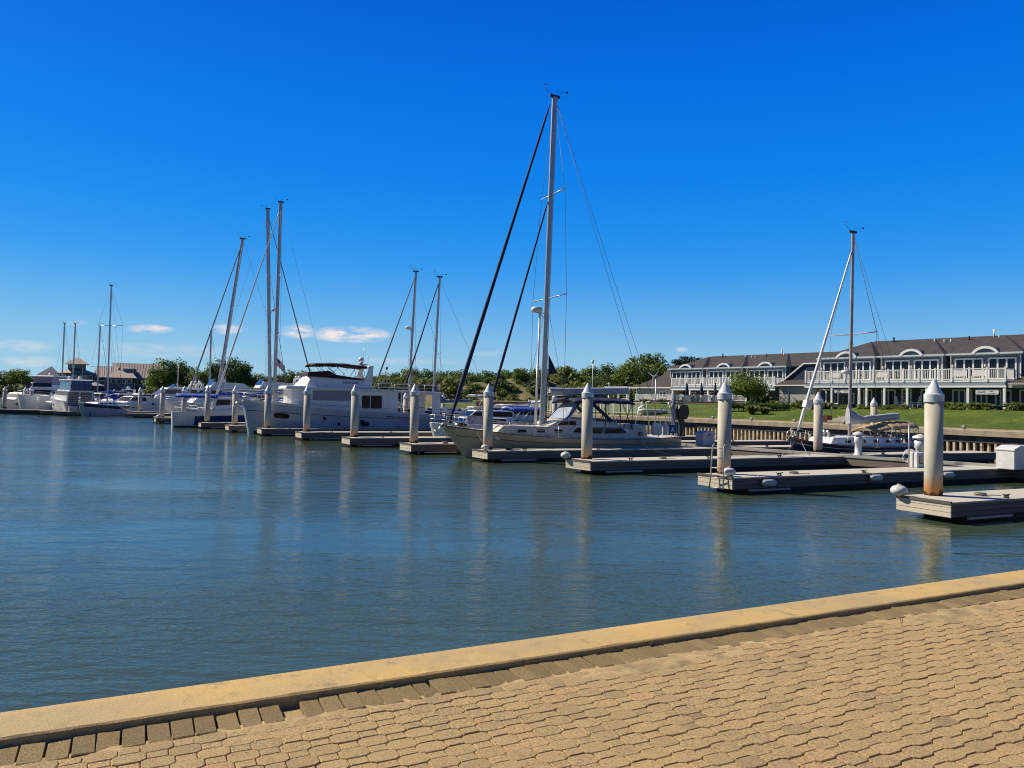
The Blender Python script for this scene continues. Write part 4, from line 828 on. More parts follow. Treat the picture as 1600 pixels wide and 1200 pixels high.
for sg in (-1,1):
    for z in (.38,.72): q.tube([(x,sg*(2.02 if x>9.9 else 2.1),dk(x)+z) for x in (10.2,12,14,16.2)],.016,5)
    for x in (10.2,11.7,13.2,14.7,16.2): q.tube([(x,sg*2.02,dk(x)),(x,sg*2.02,dk(x)+.74)],.016,5)
q.tube([(16.2,-2.02,dk(16)+.74),(16.2,2.02,dk(16)+.74)],.016,5); q.build('boat_deck_rail',steel,ty)
for x,w in ((12.55,.12),(15.5,.75)):
    for sg in (-1,1): MB().bb(x,x+w,sg*1.95,sg*2.03,1.2,3.72).build('roof_post',white,ty)
q=MB()
for sg in (-1,1): 
    for k in range(5): q.tube([(12.7+.6*k,sg*2.15,1.75),(12.7+.6*k,sg*2.15,2.4)],.016,5)
    q.tube([(12.7,sg*2.15,2.4),(15.4,sg*2.15,2.35)],.02,5); q.tube([(12.7,sg*2.15,2.1),(15.4,sg*2.15,2.05)],.016,5)
q.build('cockpit_rail',teak,ty)
pulpit(ty,h,-.5,2.2,.62); lifelines(ty,h,2.2,8.8,6,.6)
q=MB(); q.prof([(-1.05,2.45),(-.9,2.62),(.3,2.74),(.3,2.62),(-.4,2.5)],-.16,.16); q.tube([(-1.1,0,2.3),(-1.0,0,2.55),(-.3,0,2.7)],.04,6); q.tube([(-1.1,-.22,2.2),(-1.15,0,2.28),(-1.1,.22,2.2)],.035,5); q.build('anchor',steel,ty)
q=MB(); q.box((.6,0,2.75),(.5,.4,.22)); q.box((1.6,0,2.68),(.7,.6,.14)); q.build('windlass',boxm,ty)

# ---------------------------------------------------------------- navy cutter beyond the pier
O=Vector((15.75,42.05,0)); nb=boat('sailboat','navy hulled sailboat with white cabin, grey sail cover and tan bimini','sailboat',O)
nb.scale=(.93,.92,.92)
h=Hull(10.2,3.4,[(-.25,1.32),(.9,1.08),(2.5,.93),(5,.80),(8,.78),(10.6,.90)],ob=.30,osn=.35,tm=.5,tw=.60,wlf=.80,bp=.72,keel=.6)
h.mesh(34).build('hull',navyhull,nb,weld=True)
for sg in (-1,1): h.patch(-.2,10.4,.95,1.03,.016,sg,34).build('toe_rail',teak,nb); h.patch(-.1,10.4,.76,.80,.012,sg,34).build('cove_line',boxm,nb)
h.deck(0).build('deck',creamdk,nb)
q=MB(); q.prof([(1.9,.85),(2.35,1.38),(5.2,1.42),(8.3,1.34),(8.5,.8)],-.98,.98,-.86,.86,(.8,1.4)); cb_=q.build('cabin',white,nb,bevel=.05)
for x in (3.3,4.6,5.75,6.85,7.75): side_panels(cb_,'window',darkglass,[rect(x,x+.42,1.03,1.22,.05)],.955)
for x,w in ((2.9,.5),(6.2,.5)): MB().box((x,0,1.45),(.5,w,.06)).build('hatch',smoke,cb_)
q=MB()
for x,y in ((2.55,-.3),(2.9,.3)): q.tube([(x,y,1.38),(x,y,1.65),(x-.15,y,1.75)],.08,8)
q.build('cowl_vent',boxm,cb_)
mastset(nb,4.70,1.35,14.35,.16,[(7.85,1.75)],mat('weathered_mast',(.34,.28,.25),.5,.2,col2=(.46,.41,.38),vs=.9),.085,True,None,1.35)
q=MB().lathe([(0,0),(.24,0),(.28,.05),(.28,.16),(.22,.22),(0,.24)],(4.2,-.1,5.35),16); q.tube([(4.2,-.1,5.34),(4.75,0,5.34)],.03,5); q.build('radar_dome',boxm,nb)
rigging(nb,4.70,1.35,14.35,.16,h,[(7.85,1.75)],back=[[(10.4,-.5,1.0)],[(10.4,.5,1.0)]],r=.010)
furled(nb,(.30,0,1.75),(4.80,0,13.3),.11,whitemast); MB().box((1.0,-.05,3.35),(.5,.3,.45),ry=.3).build('spare_sail_bag',boxm,nb)
MB().tube([(4.85,0,2.2),(9.3,0,2.55)],.07,8).build('boom',alu,nb); bundle(nb,'sail_cover',palecl,4.52,9.2,2.25,2.62,1.15,.34,.08,7,.20)
arch_canvas(nb,'bimini',tancl,7.5,9.9,1.0,1.98,.34,.06,skirt=.05,dz=lambda t:.12*t); arch_canvas(nb,'dodger',tancl,5.9,7.4,.95,1.86,.30,.06,dz=lambda t:.25*t-.15)
q=MB()
for sg in (-1,1):
    for a,b in (((7.6,1.95),(8.1,.95)),((8.7,2.05),(8.3,.95)),((9.8,2.0),(8.7,.95)),((9.85,2.0),(9.9,.95)),((6.0,1.7),(6.6,1.3)),((7.3,1.9),(6.9,1.3))): q.tube([(a[0],sg*.98,a[1]),(b[0],sg*.98,b[1])],.02,5)
q.build('canopy_frame',steel,nb)
lifelines(nb,h,.5,9.9,8,.58); pulpit(nb,h,-.2,.9,.6); pulpit(nb,h,10.35,9.2,.6,'pushpit')
q=MB(); q.lathe([(.22,-.03),(.27,0),(.22,.03)],(9.2,0,1.6),14,'x'); q.tube([(9.2,0,.9),(9.2,0,1.6)],.05,6)
for k in range(14): q.box((7.0+rnd.uniform(0,3.2),rnd.uniform(-.9,.9),1.1+rnd.uniform(0,.35)),(rnd.uniform(.1,.35),rnd.uniform(.1,.3),rnd.uniform(.06,.25)),rnd.uniform(0,3))
q.build('cockpit_gear',mat('mixed_gear',(.30,.28,.27),.7,col2=(.06,.06,.07),vs=6),nb)
q=MB(); q.tube([(-.7,0,1.35),(.3,0,1.38)],.06,8); q.build('bowsprit',teak,nb); q=MB(); q.lathe([(.24,-.03),(.27,0),(.24,.03)],(-.55,-.2,1.55),14,'y'); q.tube([(-.7,-.1,1.1),(-.45,-.1,1.5)],.03,5); q.build('anchor',steel,nb)
line('mooring_line',O+U*.1+Vector((0,0,1.1)),at(1218,711,.62),.15,'pale bow line of the navy sailboat led down to the pier')
line('mooring_line',O+U*.3-NN*.2+Vector((0,0,1.1)),at(1262,709,.62),.05,'short pale bow line of the navy sailboat beside the pile')
# ---------------------------------------------------------------- generic sailing and motor boats of the marina
def plain_sail(label,O,hd,L,B,free,hm,mx,ztop,rake,sp,furl=None,cover=None,cov=None,mm=alu,radar=None,dodger=None,bim=None,r=.10,trim=navyhull,boom_z=2.9,backs=True,group=None,inner=None,lines=True,fx=.2):
    s=boat('sailboat',label,'sailboat',O,hd,group)
    h=Hull(L*.94,B,[(-.5,free*1.28),(L*.3,free*1.05),(L*.6,free*.95),(L,free)],ob=L*.07,osn=.1,tm=.53,tw=.68,wlf=.76,bp=.74,keel=.6)
    h.mesh(22).build('hull',hm,s,weld=True)
    for sg in (-1,1): h.patch(-.3,L*.93,.80 if hd<1.2 or hd>1.5 else .70,.88 if hd<1.2 or hd>1.5 else .95,.03,sg,24).build('cove_line',trim,s)
    h.deck(0,n=14).build('deck',creamdk if hm is cream else white,s)
    q=MB(); w=B*.29; q.prof([(L*.16,free),(L*.22,free+.42),(L*.45,free+.5),(L*.68,free+.42),(L*.70,free-.1)],-w,w,-w*.86,w*.86,(free,free+.5)); c=q.build('cabin',white,s,bevel=.04)
    side_panels(c,'window',darkglass,[rect(L*(.26+.1*k),L*(.26+.1*k)+.5,free+.16,free+.32,.04) for k in range(4)],w*.955)
    mastset(s,mx,free+.4,ztop,rake,sp,mm,r,True,radar); rigging(s,mx,free+.4,ztop,rake,h,sp,back=[[(L*.97,0,free+.1)]] if backs else None,r=.012)
    if furl: furled(s,(fx,0,free*1.2+.45),(mx+rake*.97-.08,0,ztop*.965),.10,furl)
    if inner: MB().tube([(mx-2.2,0,free+.4),(mx+rake*.6,0,ztop*.72)],.03,6).build('inner_stay',wire,s)
    MB().tube([(mx+.25,0,boom_z),(mx+L*.40,0,boom_z+.15)],.07,8).build('boom',alu,s)
    if cover: bundle(s,'sail_cover',cover,mx+.1,mx+L*.40,boom_z+.02,boom_z+.2,cov or .7,.28,.07,int(mx*10),.18)
    if dodger: arch_canvas(s,'dodger',dodger,L*.56,L*.70,w*1.0,free+.95,.25,.05,skirt=.25,dz=lambda t:.3*t)
    if bim:
        arch_canvas(s,'bimini',bim,L*.72,L*.93,w*1.15,free+1.75,.15,.07,skirt=.06); q=MB()
        for sg in (-1,1):
            for x in (L*.74,L*.91): q.tube([(L*.83,sg*w*1.1,free+.1),(x,sg*w*1.1,free+1.75)],.02,5)
        q.build('bimini_frame',steel,s)
    lifelines(s,h,.4,L*.93,6,.6); pulpit(s,h,-.35,.5,.6); return s
def motor(label,O,hd,L,B,free,hm,top=3.4,cab=(.25,.80),roof=white,fly=0,canvas=None,enclose=None,glass=darkglass,band=None,arch=True,radar=1,stern_open=True,cat='motor yacht',group=None,hardtop=False,seed=0,name='motor_yacht'):
    s=boat(name,label,cat,O,hd,group)
    h=Hull(L*.96,B,[(-.4,free*1.32),(L*.35,free*1.12),(L*.7,free),(L,free*.95)],ob=L*.06,osn=.05,tm=.42,tw=.9,wlf=.80,bp=.62,keel=.6)
    h.mesh(22).build('hull',hm,s,weld=True)
    for sg in (-1,1):
        h.patch(-.3,L*.95,.95,1.02,.03,sg,20).build('rub_rail',boxm,s); h.patch(L*.02,L*.95,-.05,.10,.012,sg,20).build('boot_stripe',navyhull,s)
        if band: h.patch(L*band[0],L*band[1],band[2],band[3],.035,sg,18).build('colour_band',bluehull,s)
        q=MB()
        for k in range(3): h.oval(L*(.22+.1*k),.62,.24,.07,.018,sg,q)
        q.build('porthole_row',darkglass,s)
    h.deck(0,x1=L*.80,n=14).build('foredeck',white,s); h.deck(-.55,.12,x0=L*.78,n=6).build('cockpit_floor',creamdk,s)
    x0,x1=cab[0]*L,cab[1]*L; w=B*.40; zb=free*.98; H=top-zb
    q=MB(); q.prof([(x0-.9,zb+.1),(x0,zb+H*.38),(x0+H*.9,top),(x1,top-.05),(x1,zb-.3)],-w,w,-w*.82,w*.82,(zb,top)); c=q.build('cabin',white,s,bevel=.06)
    def ww(z): return w+(w*.82-w)*(z-zb)/(top-zb)
    z0,z1=zb+H*.42,zb+H*.86; y=ww((z0+z1)/2)+.012
    side_panels(c,'side_window',glass,[[(x0+.25,z0),(x0+.25+(z1-z0)*.95,z1),((x0+x1)/2-.05,z1),((x0+x1)/2-.05,z0)],[((x0+x1)/2+.05,z0),((x0+x1)/2+.05,z1),(x1-.25,z1),(x1-.1,z0)]],y,th=.015)
    k=H*.9/(H*.62); zz0,zz1=zb+H*.46,zb+H*.90; MB().add([(x0+(zz0-zb-H*.38)*k-.03,-w*.86,zz0),(x0+(zz0-zb-H*.38)*k-.03,w*.86,zz0),(x0+(zz1-zb-H*.38)*k-.03,w*.74,zz1),(x0+(zz1-zb-H*.38)*k-.03,-w*.74,zz1)],[(0,1,2,3)]).build('windscreen',glass,c)
    MB().add([(x1+.012,-w*.7,zb-.2),(x1+.012,w*.7,zb-.2),(x1+.012,w*.62,top-.3),(x1+.012,-w*.62,top-.3)],[(0,1,2,3)]).build('aft_door',glass,c)
    ft=top
    if fly:
        q=MB(); q.prof([(x0+H*.7,top-.02),(x0+H*.95,top+fly),(x1-.6,top+fly*.8),(x1+.5,top-.02)],-w*.84,w*.84,-w*.76,w*.76,(top,top+fly)); fb=q.build('flybridge',white,s,bevel=.06); ft=top+fly
        MB().prof([(x0+H*.78,top+fly*.5),(x0+H*1.02,top+fly+.38),(x0+H*1.08,top+fly+.38),(x0+H*.98,top+fly*.5)],-w*.72,w*.72,-w*.62,w*.62,(top+fly*.5,top+fly+.4)).build('fly_windscreen',smoke,fb)
        MB().prof([(x0+H*.9,top-.05),(x1+1.6,top-.12),(x1+1.6,top-.02),(x0+H*.9,top+.05)],-w*.95,w*.95).build('overhang',white,s,bevel=.03)
    if enclose:
        q=MB(); q.prof([(x0+H*.9,ft-.1),(x0+H*1.2,ft+1.25),(x1-.2,ft+1.25),(x1+.2,ft-.1)],-w*.76,w*.76,-w*.66,w*.66,(ft,ft+1.2)); e=q.build('enclosure',enclose,s,bevel=.08)
        q=MB()
        for yy_ in (-.76,-.25,.25,.76): q.tube([(x1+.21,yy_*w,ft-.1),(x1-.17,yy_*w*.87,ft+1.22)],.022,5)
        q.tube([(x1+.03,-w*.72,ft+.5),(x1+.03,w*.72,ft+.5)],.02,5); q.build('enclosure_frame',black,e); MB().prof([(x0+H*1.0,ft+1.24),(x0+H*1.2,ft+1.38),(x1-.3,ft+1.38),(x1,ft+1.22)],-w*.78,w*.78).build('hardtop',white,s,bevel=.05); ft+=1.35
    if canvas:
        zc=ft+(1.5 if fly else .1); zc=zc if fly else top+.15; arch_canvas(s,'canvas_top',canvas,x1-(2.4 if fly else .3),x1+(.6 if fly else 3.2),w*.95,zc,.18,.10,skirt=.1); q=MB()
        for sg in (-1,1):
            for a,b in ((x1-.1,x1+.9),(x1+1.9,x1+1.1),(x1+2.9,x1+1.9)) if not fly else ((x1-2.2,x1-1.6),(x1+.4,x1-.4)): q.tube([(a,sg*w*.9,zc),(b,sg*w,free if not fly else ft-.2)],.022,5)
        q.build('canvas_frame',steel,s); ft=max(ft,zc+.2)
    if arch:
        xa=x1-.7
        for sg in (-1,1): MB().prof([(xa,top-.3),(xa+.35,ft+.55),(xa+.75,ft+.55),(xa+.75,top-.3)],sg*w*.78,sg*w*.86).build('arch_leg',white,s)
        MB().bb(xa+.33,xa+.78,-w*.86,w*.86,ft+.50,ft+.62).build('arch_top',white,s,bevel=.03); ft+=.6; xr=xa+.5
    else: xr=(x0+x1)/2+.4
    for k in range(radar):
        o=MB().lathe([(0,0),(.25,.02),(.30,.12),(.27,.30),(.14,.44),(0,.47)],(xr,(-.5+k)*w*.7 if radar>1 else 0,ft+.02),14).build('radar_dome',boxm,s)
    MB().tube([(xr,w*.5,ft),(xr+.1,w*.5,ft+1.6)],.012,5).build('whip_antenna',boxm,s)
    pulpit(s,h,-.3,L*.45,.6); 
    if stern_open:
        q=MB(); rr=random.Random(seed)
        for k in range(9): q.box((L*.86+rr.uniform(-.8,.8),rr.uniform(-B*.3,B*.3),free*.62+rr.uniform(0,.3)),(rr.uniform(.2,.6),rr.uniform(.2,.6),rr.uniform(.2,.6)),rr.uniform(0,3))
        q.build('cockpit_gear',palecl if seed%2 else fenderm,s)
    return s
# -- boats between the fingers, left of the trawler
a0=Vector((-31.45,68.6,0))
b_=motor('blue and white cabin cruiser with a bright blue canvas top, stern to the channel',a0+U*10.4,UD+PI,10.2,3.5,1.45,white,top=2.75,cab=(.34,.62),canvas=bluecl,band=(-.02,.78,.16,.72),arch=False,radar=0,seed=3,cat='motor boat',name='cabin_cruiser')
plain_sail('white sailboat with a raked mast and slim dark furled headsail, left of the twin masts',Vector((-35.1,80.8,0)),UD,12.3,3.9,1.25,white,3.2,20.3,2.35,[(7.0,1.3),(12.5,1.0)],greycl,bluecl,.5,radar=(6.6,.5),r=.12,dodger=navycl)
plain_sail('sailboat with the taller twin mast and a thick pale headsail furled to the left',Vector((-30.7,76.2,0)),UD,13.2,3.9,1.3,white,6.5,23.4,.15,[(9.3,1.7),(15.6,1.2)],whitemast,palecl,.4,mm=alu,r=.125,dodger=palecl,boom_z=3.1,fx=.6)
mp=Vector((-28.8,90.5,0)); plain_sail('sailboat with the shorter twin mast and a furled stay running down to the right',mp+U*5.8,UD+PI,13.5,4.2,1.35,greyhull,5.9,25.4,.9,[(10.2,1.9),(17.5,1.3)],greycl,greycl,.6,r=.14,radar=(13.2,.6),inner=True,boom_z=3.3)
plain_sail('navy sailboat with a steel blue mainsail cover behind the trawler stern',Vector((-11.3,74.8,0)),UD,10.8,3.5,1.7,navyhull,3.7,15.4,.45,[(7.6,1.1)],navycl,mat('steel_blue_canvas',(.10,.14,.22),.8,col2=(.07,.10,.17),vs=3,bump=.4,bs=8),2.3,r=.085,boom_z=2.6,bim=palecl)
plain_sail('small white sailboat whose mast carries a radar, behind the trawler cockpit',Vector((-15.4,79.5,0)),UD,10.5,3.4,1.2,white,4.7,16.8,.55,[(7.2,1.2)],wire,None,r=.095,radar=(10.5,.5),boom_z=3.4)
# -- boats near the centre background
motor('small white runabout with a grey canopy behind the cream sailboat bow',Vector((-7.3,80.7,0)),UD,8.5,3.0,1.1,white,top=2.3,canvas=palecl,arch=False,radar=0,seed=5,cat='motor boat',name='cabin_cruiser')
motor('low pale blue motor boat with a blue canvas behind the cream sailboat bow pulpit',Vector((-6.1,66.1,0)),UD,8.2,3.0,1.15,mat('ice_blue_gelcoat',(.28,.38,.50),.25),top=2.1,canvas=bluecl,arch=False,radar=0,seed=6,cat='motor boat',name='cabin_cruiser')
motor('white cruiser with a pale hardtop between the two furled headsails',Vector((-3.4,72,0)),UD,8.6,3.0,1.1,white,top=2.4,arch=True,radar=0,seed=8,cat='motor boat',name='cabin_cruiser')
motor('white motor boat moored behind the foredeck of the cream sailboat',Vector((-5.36,53.0,0)),UD,6.6,2.6,1.0,white,top=1.75,arch=False,radar=0,seed=9,cat='motor boat',name='cabin_cruiser')
# -- more small craft of the far left rows
for (x,Y,hd,L,B,fr,lb,sd_,kw) in ((62,103,75,7.5,2.8,1.2,'low white cruiser between the sportfishing boat and the cabin yacht',31,dict(top=2.3,arch=False,radar=0)),(150,112,80,9,3.2,1.4,'white cruiser with an arch behind the small sailboat',32,dict(top=3.0,radar=1)),(172,108,70,8,3.0,1.3,'white runabout with a blue canopy right of the small sailboat',33,dict(top=2.6,canvas=navycl,arch=False,radar=0)),(20,116,85,9,3.3,1.5,'white cruiser tucked behind the left of the head dock',34,dict(top=3.2,fly=.7,radar=1,arch=False)),(222,118,40,11,3.8,1.6,'white flybridge cruiser behind the express cruiser',35,dict(top=3.3,fly=.9,radar=1)),(300,104,35,9,3.2,1.4,'white cruiser with a navy canopy behind the blue cabin cruiser',36,dict(top=2.8,canvas=navycl,arch=False,radar=0)),(455,100,30,9,3.2,1.4,'dark hulled cruiser seen over the trawler foredeck',37,dict(top=2.8,arch=True,radar=1)),(88,128,90,9,3.2,1.4,'far white cruiser behind the cabin yacht',38,dict(top=3.2,fly=.8,radar=1,arch=False)),(128,120,85,8,3.0,1.4,'far white cruiser between the cabin yacht and the small sailboat',39,dict(top=3.0,canvas=bluecl,arch=False,radar=0))):
    motor(lb,atY(x,Y),R(hd),L,B,fr,navyhull if sd_==37 else white,seed=sd_,cat='motor boat',name='cabin_cruiser',**kw)
# -- big yachts farther off
motor('large white flybridge yacht with a single big dome behind the raked mast',atY(342,112),R(35),15,4.8,1.9,white,top=4.2,fly=1.0,arch=True,radar=2,seed=11,canvas=None,enclose=None)
motor('dark hulled yacht with teal glazed flybridge and three white domes',atY(420,108),R(30),14,4.7,1.9,navyhull,top=4.0,fly=.9,glass=greenpaint,radar=3,seed=12)
motor('white yacht with a rounded hardtop behind the blue cabin cruiser',atY(262,96),R(35),12,4.2,1.6,white,top=3.9,fly=.8,arch=False,radar=1,seed=13)
motor('white motor yacht low behind the twin masts',atY(395,98),R(30),11,3.8,1.4,white,top=3.0,radar=1,seed=14)
motor('white express cruiser with a smoked windscreen and two domes on its arch',at(201,646,0),R(47),12,4.0,1.95,white,top=4.0,cab=(.28,.82),glass=mat('brown_tinted_glass',(.10,.07,.065),.2),radar=2,seed=15,name='express_cruiser')
motor('small white cruiser between the small sailboat and the express cruiser',atY(186,112),R(70),8.5,3.2,1.5,white,top=3.0,radar=0,arch=False,seed=16,cat='motor boat',name='cabin_cruiser')
plain_sail('small sailboat with a dark sheer band and tall thin mast at the left',atY(128,95),R(84),8.6,3.3,1.35,greyhull,4.9,17.2,.1,[(11.9,1.75)],None,bluecl,.5,mm=alu,r=.085,dodger=bluecl,bim=navycl,trim=navyhull)
cy=motor('cabin yacht with a glazed aft deck enclosure and brown transom doors',atY(97,106),R(-46),9.5,4.3,1.9,white,top=3.3,cab=(.2,.97),fly=0,enclose=mat('enclosure_vinyl',(.10,.13,.20),.15,spec=.6),arch=False,radar=2,stern_open=False,seed=17,glass=mat('brown_panel',(.16,.13,.12),.5))

# brown doors, white surround and glazing grid on the stern of the cabin yacht
x_=.97*9.5+.03; bwn=mat('brown_slats',(.20,.15,.12),.6,col2=(.15,.11,.09),vs=3)
for y0,y1,z0,z1 in ((-1.55,-.35,1.2,3.0),(.0,1.15,1.0,2.9)):
    MB().bb(x_,x_+.05,y0,y1,z0,z1).build('stern_door',bwn,cy); q=MB()
    for k in range(6): q.bb(x_+.05,x_+.07,y0,y1,z0+.15+k*.28,z0+.19+k*.28)
    q.build('door_slats',white,cy)
for y in (-1.68,-.2,1.28): MB().bb(x_,x_+.07,y-.07,y+.07,.9,3.1).build('door_post',white,cy)
MB().bb(x_-.1,x_+1.2,-1.9,1.9,.35,.50).build('swim_platform',teak,cy); MB().bb(x_+.2,x_+.9,-1.6,-.6,.5,1.2).build('deck_locker',fenderm,cy)
q=MB()
for y in (-1.3,-.8,-.3,.3,.8,1.3): q.tube([(x_+.12,y,3.35),(x_-.25,y*.95,4.5)],.028,5)
for z in (3.4,3.9): q.tube([(x_+.1-(z-3.4)*.3,-1.5,z),(x_+.1-(z-3.4)*.3,1.5,z)],.028,5)
q.build('glazing_bars',black,cy)
motor('smaller cabin yacht with dark windows left of the aft deck enclosure',atY(66,124),R(-60),10.5,4.0,1.8,white,top=3.0,cab=(.2,.95),enclose=MT['enclosure_vinyl'],arch=False,radar=1,stern_open=False,seed=18)
motor('white sportfishing boat with a tall clear enclosure, bow towards the head dock',atY(38,106),R(96),13,4.6,1.9,white,top=3.4,cab=(.25,.75),fly=.6,enclose=mat('mauve_vinyl',(.30,.24,.25),.2,spec=.6),arch=False,radar=1,seed=19)
motor('motor boat under a bright blue cover at the left edge',atY(-6,112),R(80),9,3.4,1.4,white,top=2.8,canvas=bluecl,arch=False,radar=0,seed=20,cat='motor boat',name='cabin_cruiser')
for (x,yt,Y,lb) in ((95,505,135,'far sailboat with the leftmost mast'),(112,506,138,'far sailboat with the second mast from the left'),(151,508,132,'far sailboat whose mast stands left of the small sailboat mast')):
    p=atY(x,Y); zt=zat(yt,x,Y)+2*0; plain_sail(lb,p-Vector((0,4,0)),R(90),9,3,1.1,white,4.0,zt,.3,[(5.5 if Y>133 else 7.5,1.4)],None,bluecl,.4,r=.11)
p=atY(322,118); plain_sail('far sailboat with a short bare mast left of the raked mast',p-Vector((0,4,0)),R(80),8.5,2.9,1.1,white,3.5,zat(518,322,118),.1,[(7.5,.9)],None,palecl,.3,r=.12)
# ensign
fp_=atYp(430,560,96); fg=thing('flag','American flag flying from a staff beside the twin masts','flag',(fp_.x,fp_.y,0),0)
MB().tube([(0,0,1.0),(0,0,fp_.z+.4)],.03,6).build('staff',alu,fg)
def fw_(u,v): return Vector((.1+u*1.15,.12*sin(u*7),fp_.z+.25-v*1.0-u*1.15-.05*sin(u*9)))
redc=mat('flag_red',(.45,.02,.03),.8); whc=mat('flag_white',(.7,.7,.7),.8); blc=mat('flag_blue',(.015,.03,.16),.8)
for k in range(13):
    u0=.42 if k<7 else 0; q=MB(); q.grid([[fw_(u0+(1-u0)*i/10,v/13*1.0) for v in (k,k+1)] for i in range(11)]); q.build('stripe',redc if k%2==0 else whc,fg)
q=MB(); q.grid([[fw_(.42*i/5,v/4*7/13) for v in range(5)] for i in range(6)]); can=q.build('canton',blc,fg); q=MB()
for i in range(5):
    for j in range(4): 
        c=fw_(.05+.085*i,.06+.125*j)+Vector((0,-.012,0)); q.add([c+Vector((.022*(1 if a%2 else .4)*sin(a*PI/5),0,.022*(1 if a%2 else .4)*cos(a*PI/5)))*1.3 for a in range(10)],[list(range(10))])
q.build('stars',whc,can)
# ================================================================ BUILDINGS
shing=mat('brown_grey_shingles',(.040,.034,.035),.9,col2=(.068,.058,.056),vs=1.6,vc=(.35,.65),bump=.6,bs=14,det=8)
trimw=mat('white_trim',(.80,.80,.79),.5)
def siding_mat(name,c,c2):
    m=bpy.data.materials.new(name); m.use_nodes=True; t=m.node_tree; p=t.nodes['Principled BSDF']; p.inputs['Roughness'].default_value=.7
    tc=t.nodes.new('ShaderNodeTexCoord').outputs['Object']; s=N(t,'ShaderNodeSeparateXYZ'); t.links.new(tc,s.inputs[0]); fr=Mth(t,'FRACT',Mth(t,'DIVIDE',s.outputs[2],.2))
    n=N(t,'ShaderNodeTexNoise',i_Scale=.8,i_Detail=4.); t.links.new(tc,n.inputs['Vector']); c_=Mix(t,n.outputs[0],c,c2); c_=Mix(t,Mth(t,'LESS_THAN',fr,.12),c_,tuple(v*.45 for v in c)); t.links.new(c_,p.inputs['Base Color'])
    b=N(t,'ShaderNodeBump',i_Strength=.8,i_Distance=.03); t.links.new(fr,b.inputs['Height']); t.links.new(b.outputs[0],p.inputs['Normal']); return m
sidb=siding_mat('blue_grey_siding',(.16,.195,.24),(.18,.22,.27)); sidl=siding_mat('grey_clapboard',(.50,.48,.45),(.55,.53,.50)); sidn=siding_mat('navy_siding',(.012,.026,.065),(.018,.034,.08)); sidp=siding_mat('light_siding',(.45,.42,.40),(.50,.47,.45))
wg=mat('window_glass',(.012,.018,.028),.05,spec=.5); dimw=mat('dark_room_glass',(.008,.009,.012),.1,spec=.35)
GZ=2.9
def window(par,x0,x1,z0,z1,y,npan,label=None,fr=.13,glass=wg,nm='window'):
    "frame proud of the wall, panes set back in it; wall face at y, outside is -y"
    q=MB(); q.bb(x0,x1,y-.07,y-.004,z0,z0+fr); q.bb(x0,x1,y-.07,y-.004,z1-fr,z1); w=(x1-x0-fr)/npan
    for k in range(npan+1): q.bb(x0+k*w,x0+k*w+fr,y-.07,y-.004,z0+fr,z1-fr)
    f=q.build(nm,trimw,par,label)
    for k in range(npan): 
        MB().bb(x0+k*w+fr+.001,x0+(k+1)*w-.001,y-.030,y-.022,z0+fr+.001,z1-fr-.001).build('pane',glass,f)
    return f
def hip(q,x0,x1,y0,ze,ax,ay,az,yb):
    "bay roof: front eave, two side eaves running back to yb, apex"
    q.add([(x0,y0,ze),(x1,y0,ze),(ax,ay,az),(x0,yb,ze),(x1,yb,ze),(ax,yb,az)],[(0,1,2),(1,4,5,2),(3,0,2,5)])
    q.add([(x0,y0,ze),(x1,y0,ze),(x1,y0,ze-.1),(x0,y0,ze-.1),(x1,yb,ze-.1),(x1,yb,ze)],[(0,3,2,1),(1,2,4,5)])
